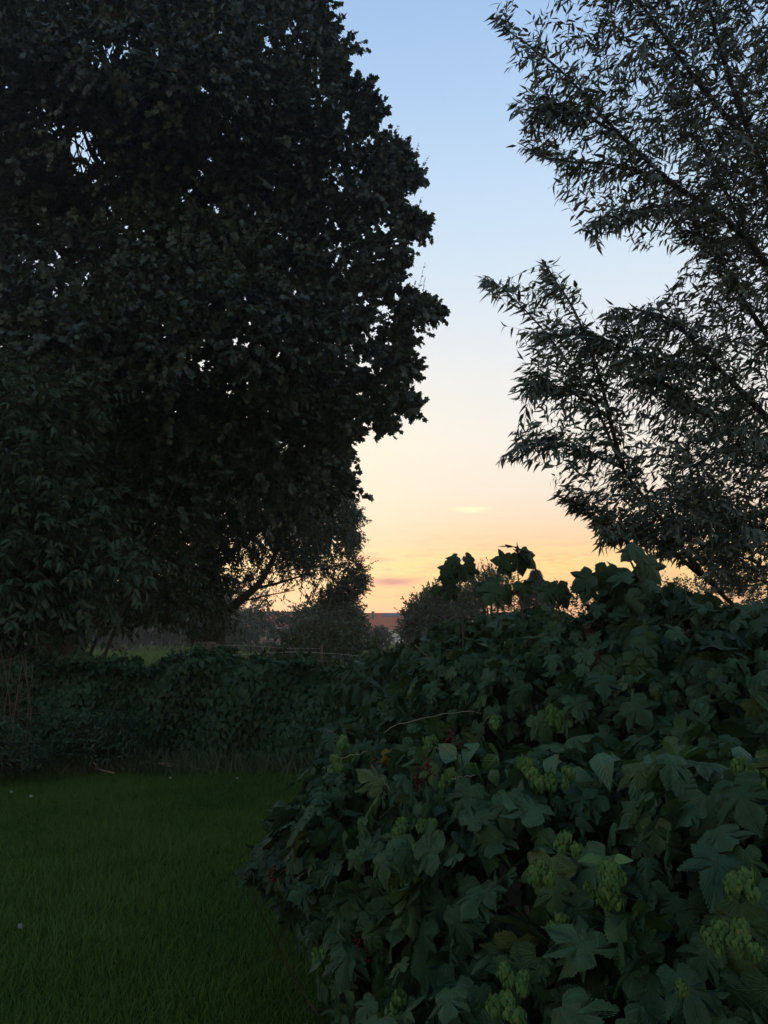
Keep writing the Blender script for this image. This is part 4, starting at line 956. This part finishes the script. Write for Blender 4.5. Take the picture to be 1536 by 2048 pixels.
# ---- red currants
ico_v = nrm(np.array([(a, b*1.618, 0) for a in (-1, 1) for b in (-1, 1)]+[(0, a, b*1.618) for a in (-1, 1) for b in (-1, 1)]+[(b*1.618, 0, a) for a in (-1, 1) for b in (-1, 1)], float))
def hull_faces(v):
    T = []; e = min(np.linalg.norm(v[0]-q) for q in v[1:])*1.05
    for i in range(12):
        for j in range(i+1, 12):
            for k in range(j+1, 12):
                if np.linalg.norm(v[i]-v[j]) < e and np.linalg.norm(v[j]-v[k]) < e and np.linalg.norm(v[i]-v[k]) < e:
                    T.append((i, j, k) if np.dot(np.cross(v[j]-v[i], v[k]-v[i]), v[i]) > 0 else (i, k, j))
    return np.array(T)
ICO = (ico_v, hull_faces(ico_v))
def subdiv(v, t):
    v = [tuple(q) for q in v]; idx = {}; out = []
    def midp(a, b):
        k = (min(a, b), max(a, b))
        if k not in idx: v.append(tuple(nrm(np.array(v[a])+np.array(v[b])))); idx[k] = len(v)-1
        return idx[k]
    for a, b, c in t:
        x, y, z = midp(a, b), midp(b, c), midp(c, a); out += [(a, x, z), (x, b, y), (z, y, c), (x, y, z)]
    return np.array(v), np.array(out)
ICO = subdiv(*ICO)
def berry_mesh(n):
    p = np.column_stack([rng.normal(size=n)*.010, rng.normal(size=n)*.009, -np.linspace(0, .06, n)])
    V, T, Rr, L_ = scatter([ICO], p, np.tile([0, 0, 1.], (n, 1)), np.tile([1., 0, 0], (n, 1)), rng.uniform(.0035, .0055, n)); return mesh_np('berry_cluster', V, T, True)
BER = [berry_mesh(n) for n in (13, 17, 21)]
for m_ in BER: m_.materials.append(M['berry'])
for i, (par, px, py, d) in enumerate(((near, 752, 1530, 3.05), (near, 745, 1540, 3.05), (near, 855, 1524, 2.85), (near, 856, 1545, 2.85), (near, 820, 1590, 2.85), (near, 833, 1560, 2.85), (low, 584, 1725, 3.15), (low, 546, 1742, 3.18), (near, 722, 1860, 2.6), (near, 716, 1885, 2.6), (near, 735, 1890, 2.6),
                                      (mid, 1183, 1256, 3.6), (mid, 1172, 1262, 3.6), (mid, 1356, 1268, 3.15), (mid, 1366, 1276, 3.15), (mid, 1197, 1312, 3.3), (mid, 1205, 1325, 3.3), (near, 900, 1465, 3.1), (near, 915, 1490, 3.0))):
    o = bpy.data.objects.new('berry_cluster', BER[i % 3]); COL.objects.link(o); o.parent = par
    o.location = [float(v) for v in P(px, py-12, d)-org(par)]; o.rotation_euler[2] = rng.uniform(0, 6.28)
# ---- tendrils and bare runners
for par, pts in ((near, [(678, 1518), (700, 1513), (722, 1506), (735, 1500)]), (near, [(757, 1638), (770, 1626), (790, 1610)]), (near, [(905, 1557), (925, 1553), (950, 1549)]), (near, [(870, 1495), (882, 1500), (895, 1502)]), (near, [(763, 1555), (775, 1575), (780, 1592)]), (near, [(830, 1932), (845, 1910), (856, 1890)]), (near, [(1060, 1762), (1090, 1760), (1120, 1755), (1170, 1770)]),
                 (near, [(770, 1465), (800, 1448), (840, 1438), (880, 1428), (920, 1424), (960, 1426)]), (mid, [(1210, 1395), (1190, 1380), (1170, 1370)]), (near, [(660, 1510), (668, 1514), (676, 1517)]), (mid, [(830, 1290), (850, 1310), (862, 1325)])):
    d = 3.1 if par is mid else 2.45
    if pts[0][0] < 900 and par is near: d = 2.75
    q = smoothline([P(x, y, d+rng.normal()*.02) for x, y in pts], 12)
    tubemesh('tendril', [tube(q+rng.normal(size=q.shape)*.0025, (.0018, .0011), 5)], M['tendril'], par)

# ---- thin haze volume, added to lift dark foliage the way lens glare does
def haze_box(x0, x1, y0, y1, z0, z1, dens):
    me = bpy.data.meshes.new('haze')
    me.from_pydata([(x, y, z) for z in (z0, z1) for y in (y0, y1) for x in (x0, x1)], [], [(0, 2, 3, 1), (4, 5, 7, 6), (0, 1, 5, 4), (2, 6, 7, 3), (0, 4, 6, 2), (1, 3, 7, 5)])
    m = bpy.data.materials.new('glare_haze'); m.use_nodes = True; nt = m.node_tree; nt.nodes.clear()
    v = nt.nodes.new('ShaderNodeVolumePrincipled'); v.inputs['Density'].default_value = dens; v.inputs['Color'].default_value = (.9, .92, .95, 1); v.inputs['Anisotropy'].default_value = .65
    o = nt.nodes.new('ShaderNodeOutputMaterial'); nt.links.new(v.outputs[0], o.inputs['Volume'])
    h = link('haze', me, m); h['kind'] = 'stuff'
haze_box(-160, 160, -40, 175, -1, 22, HAZE)
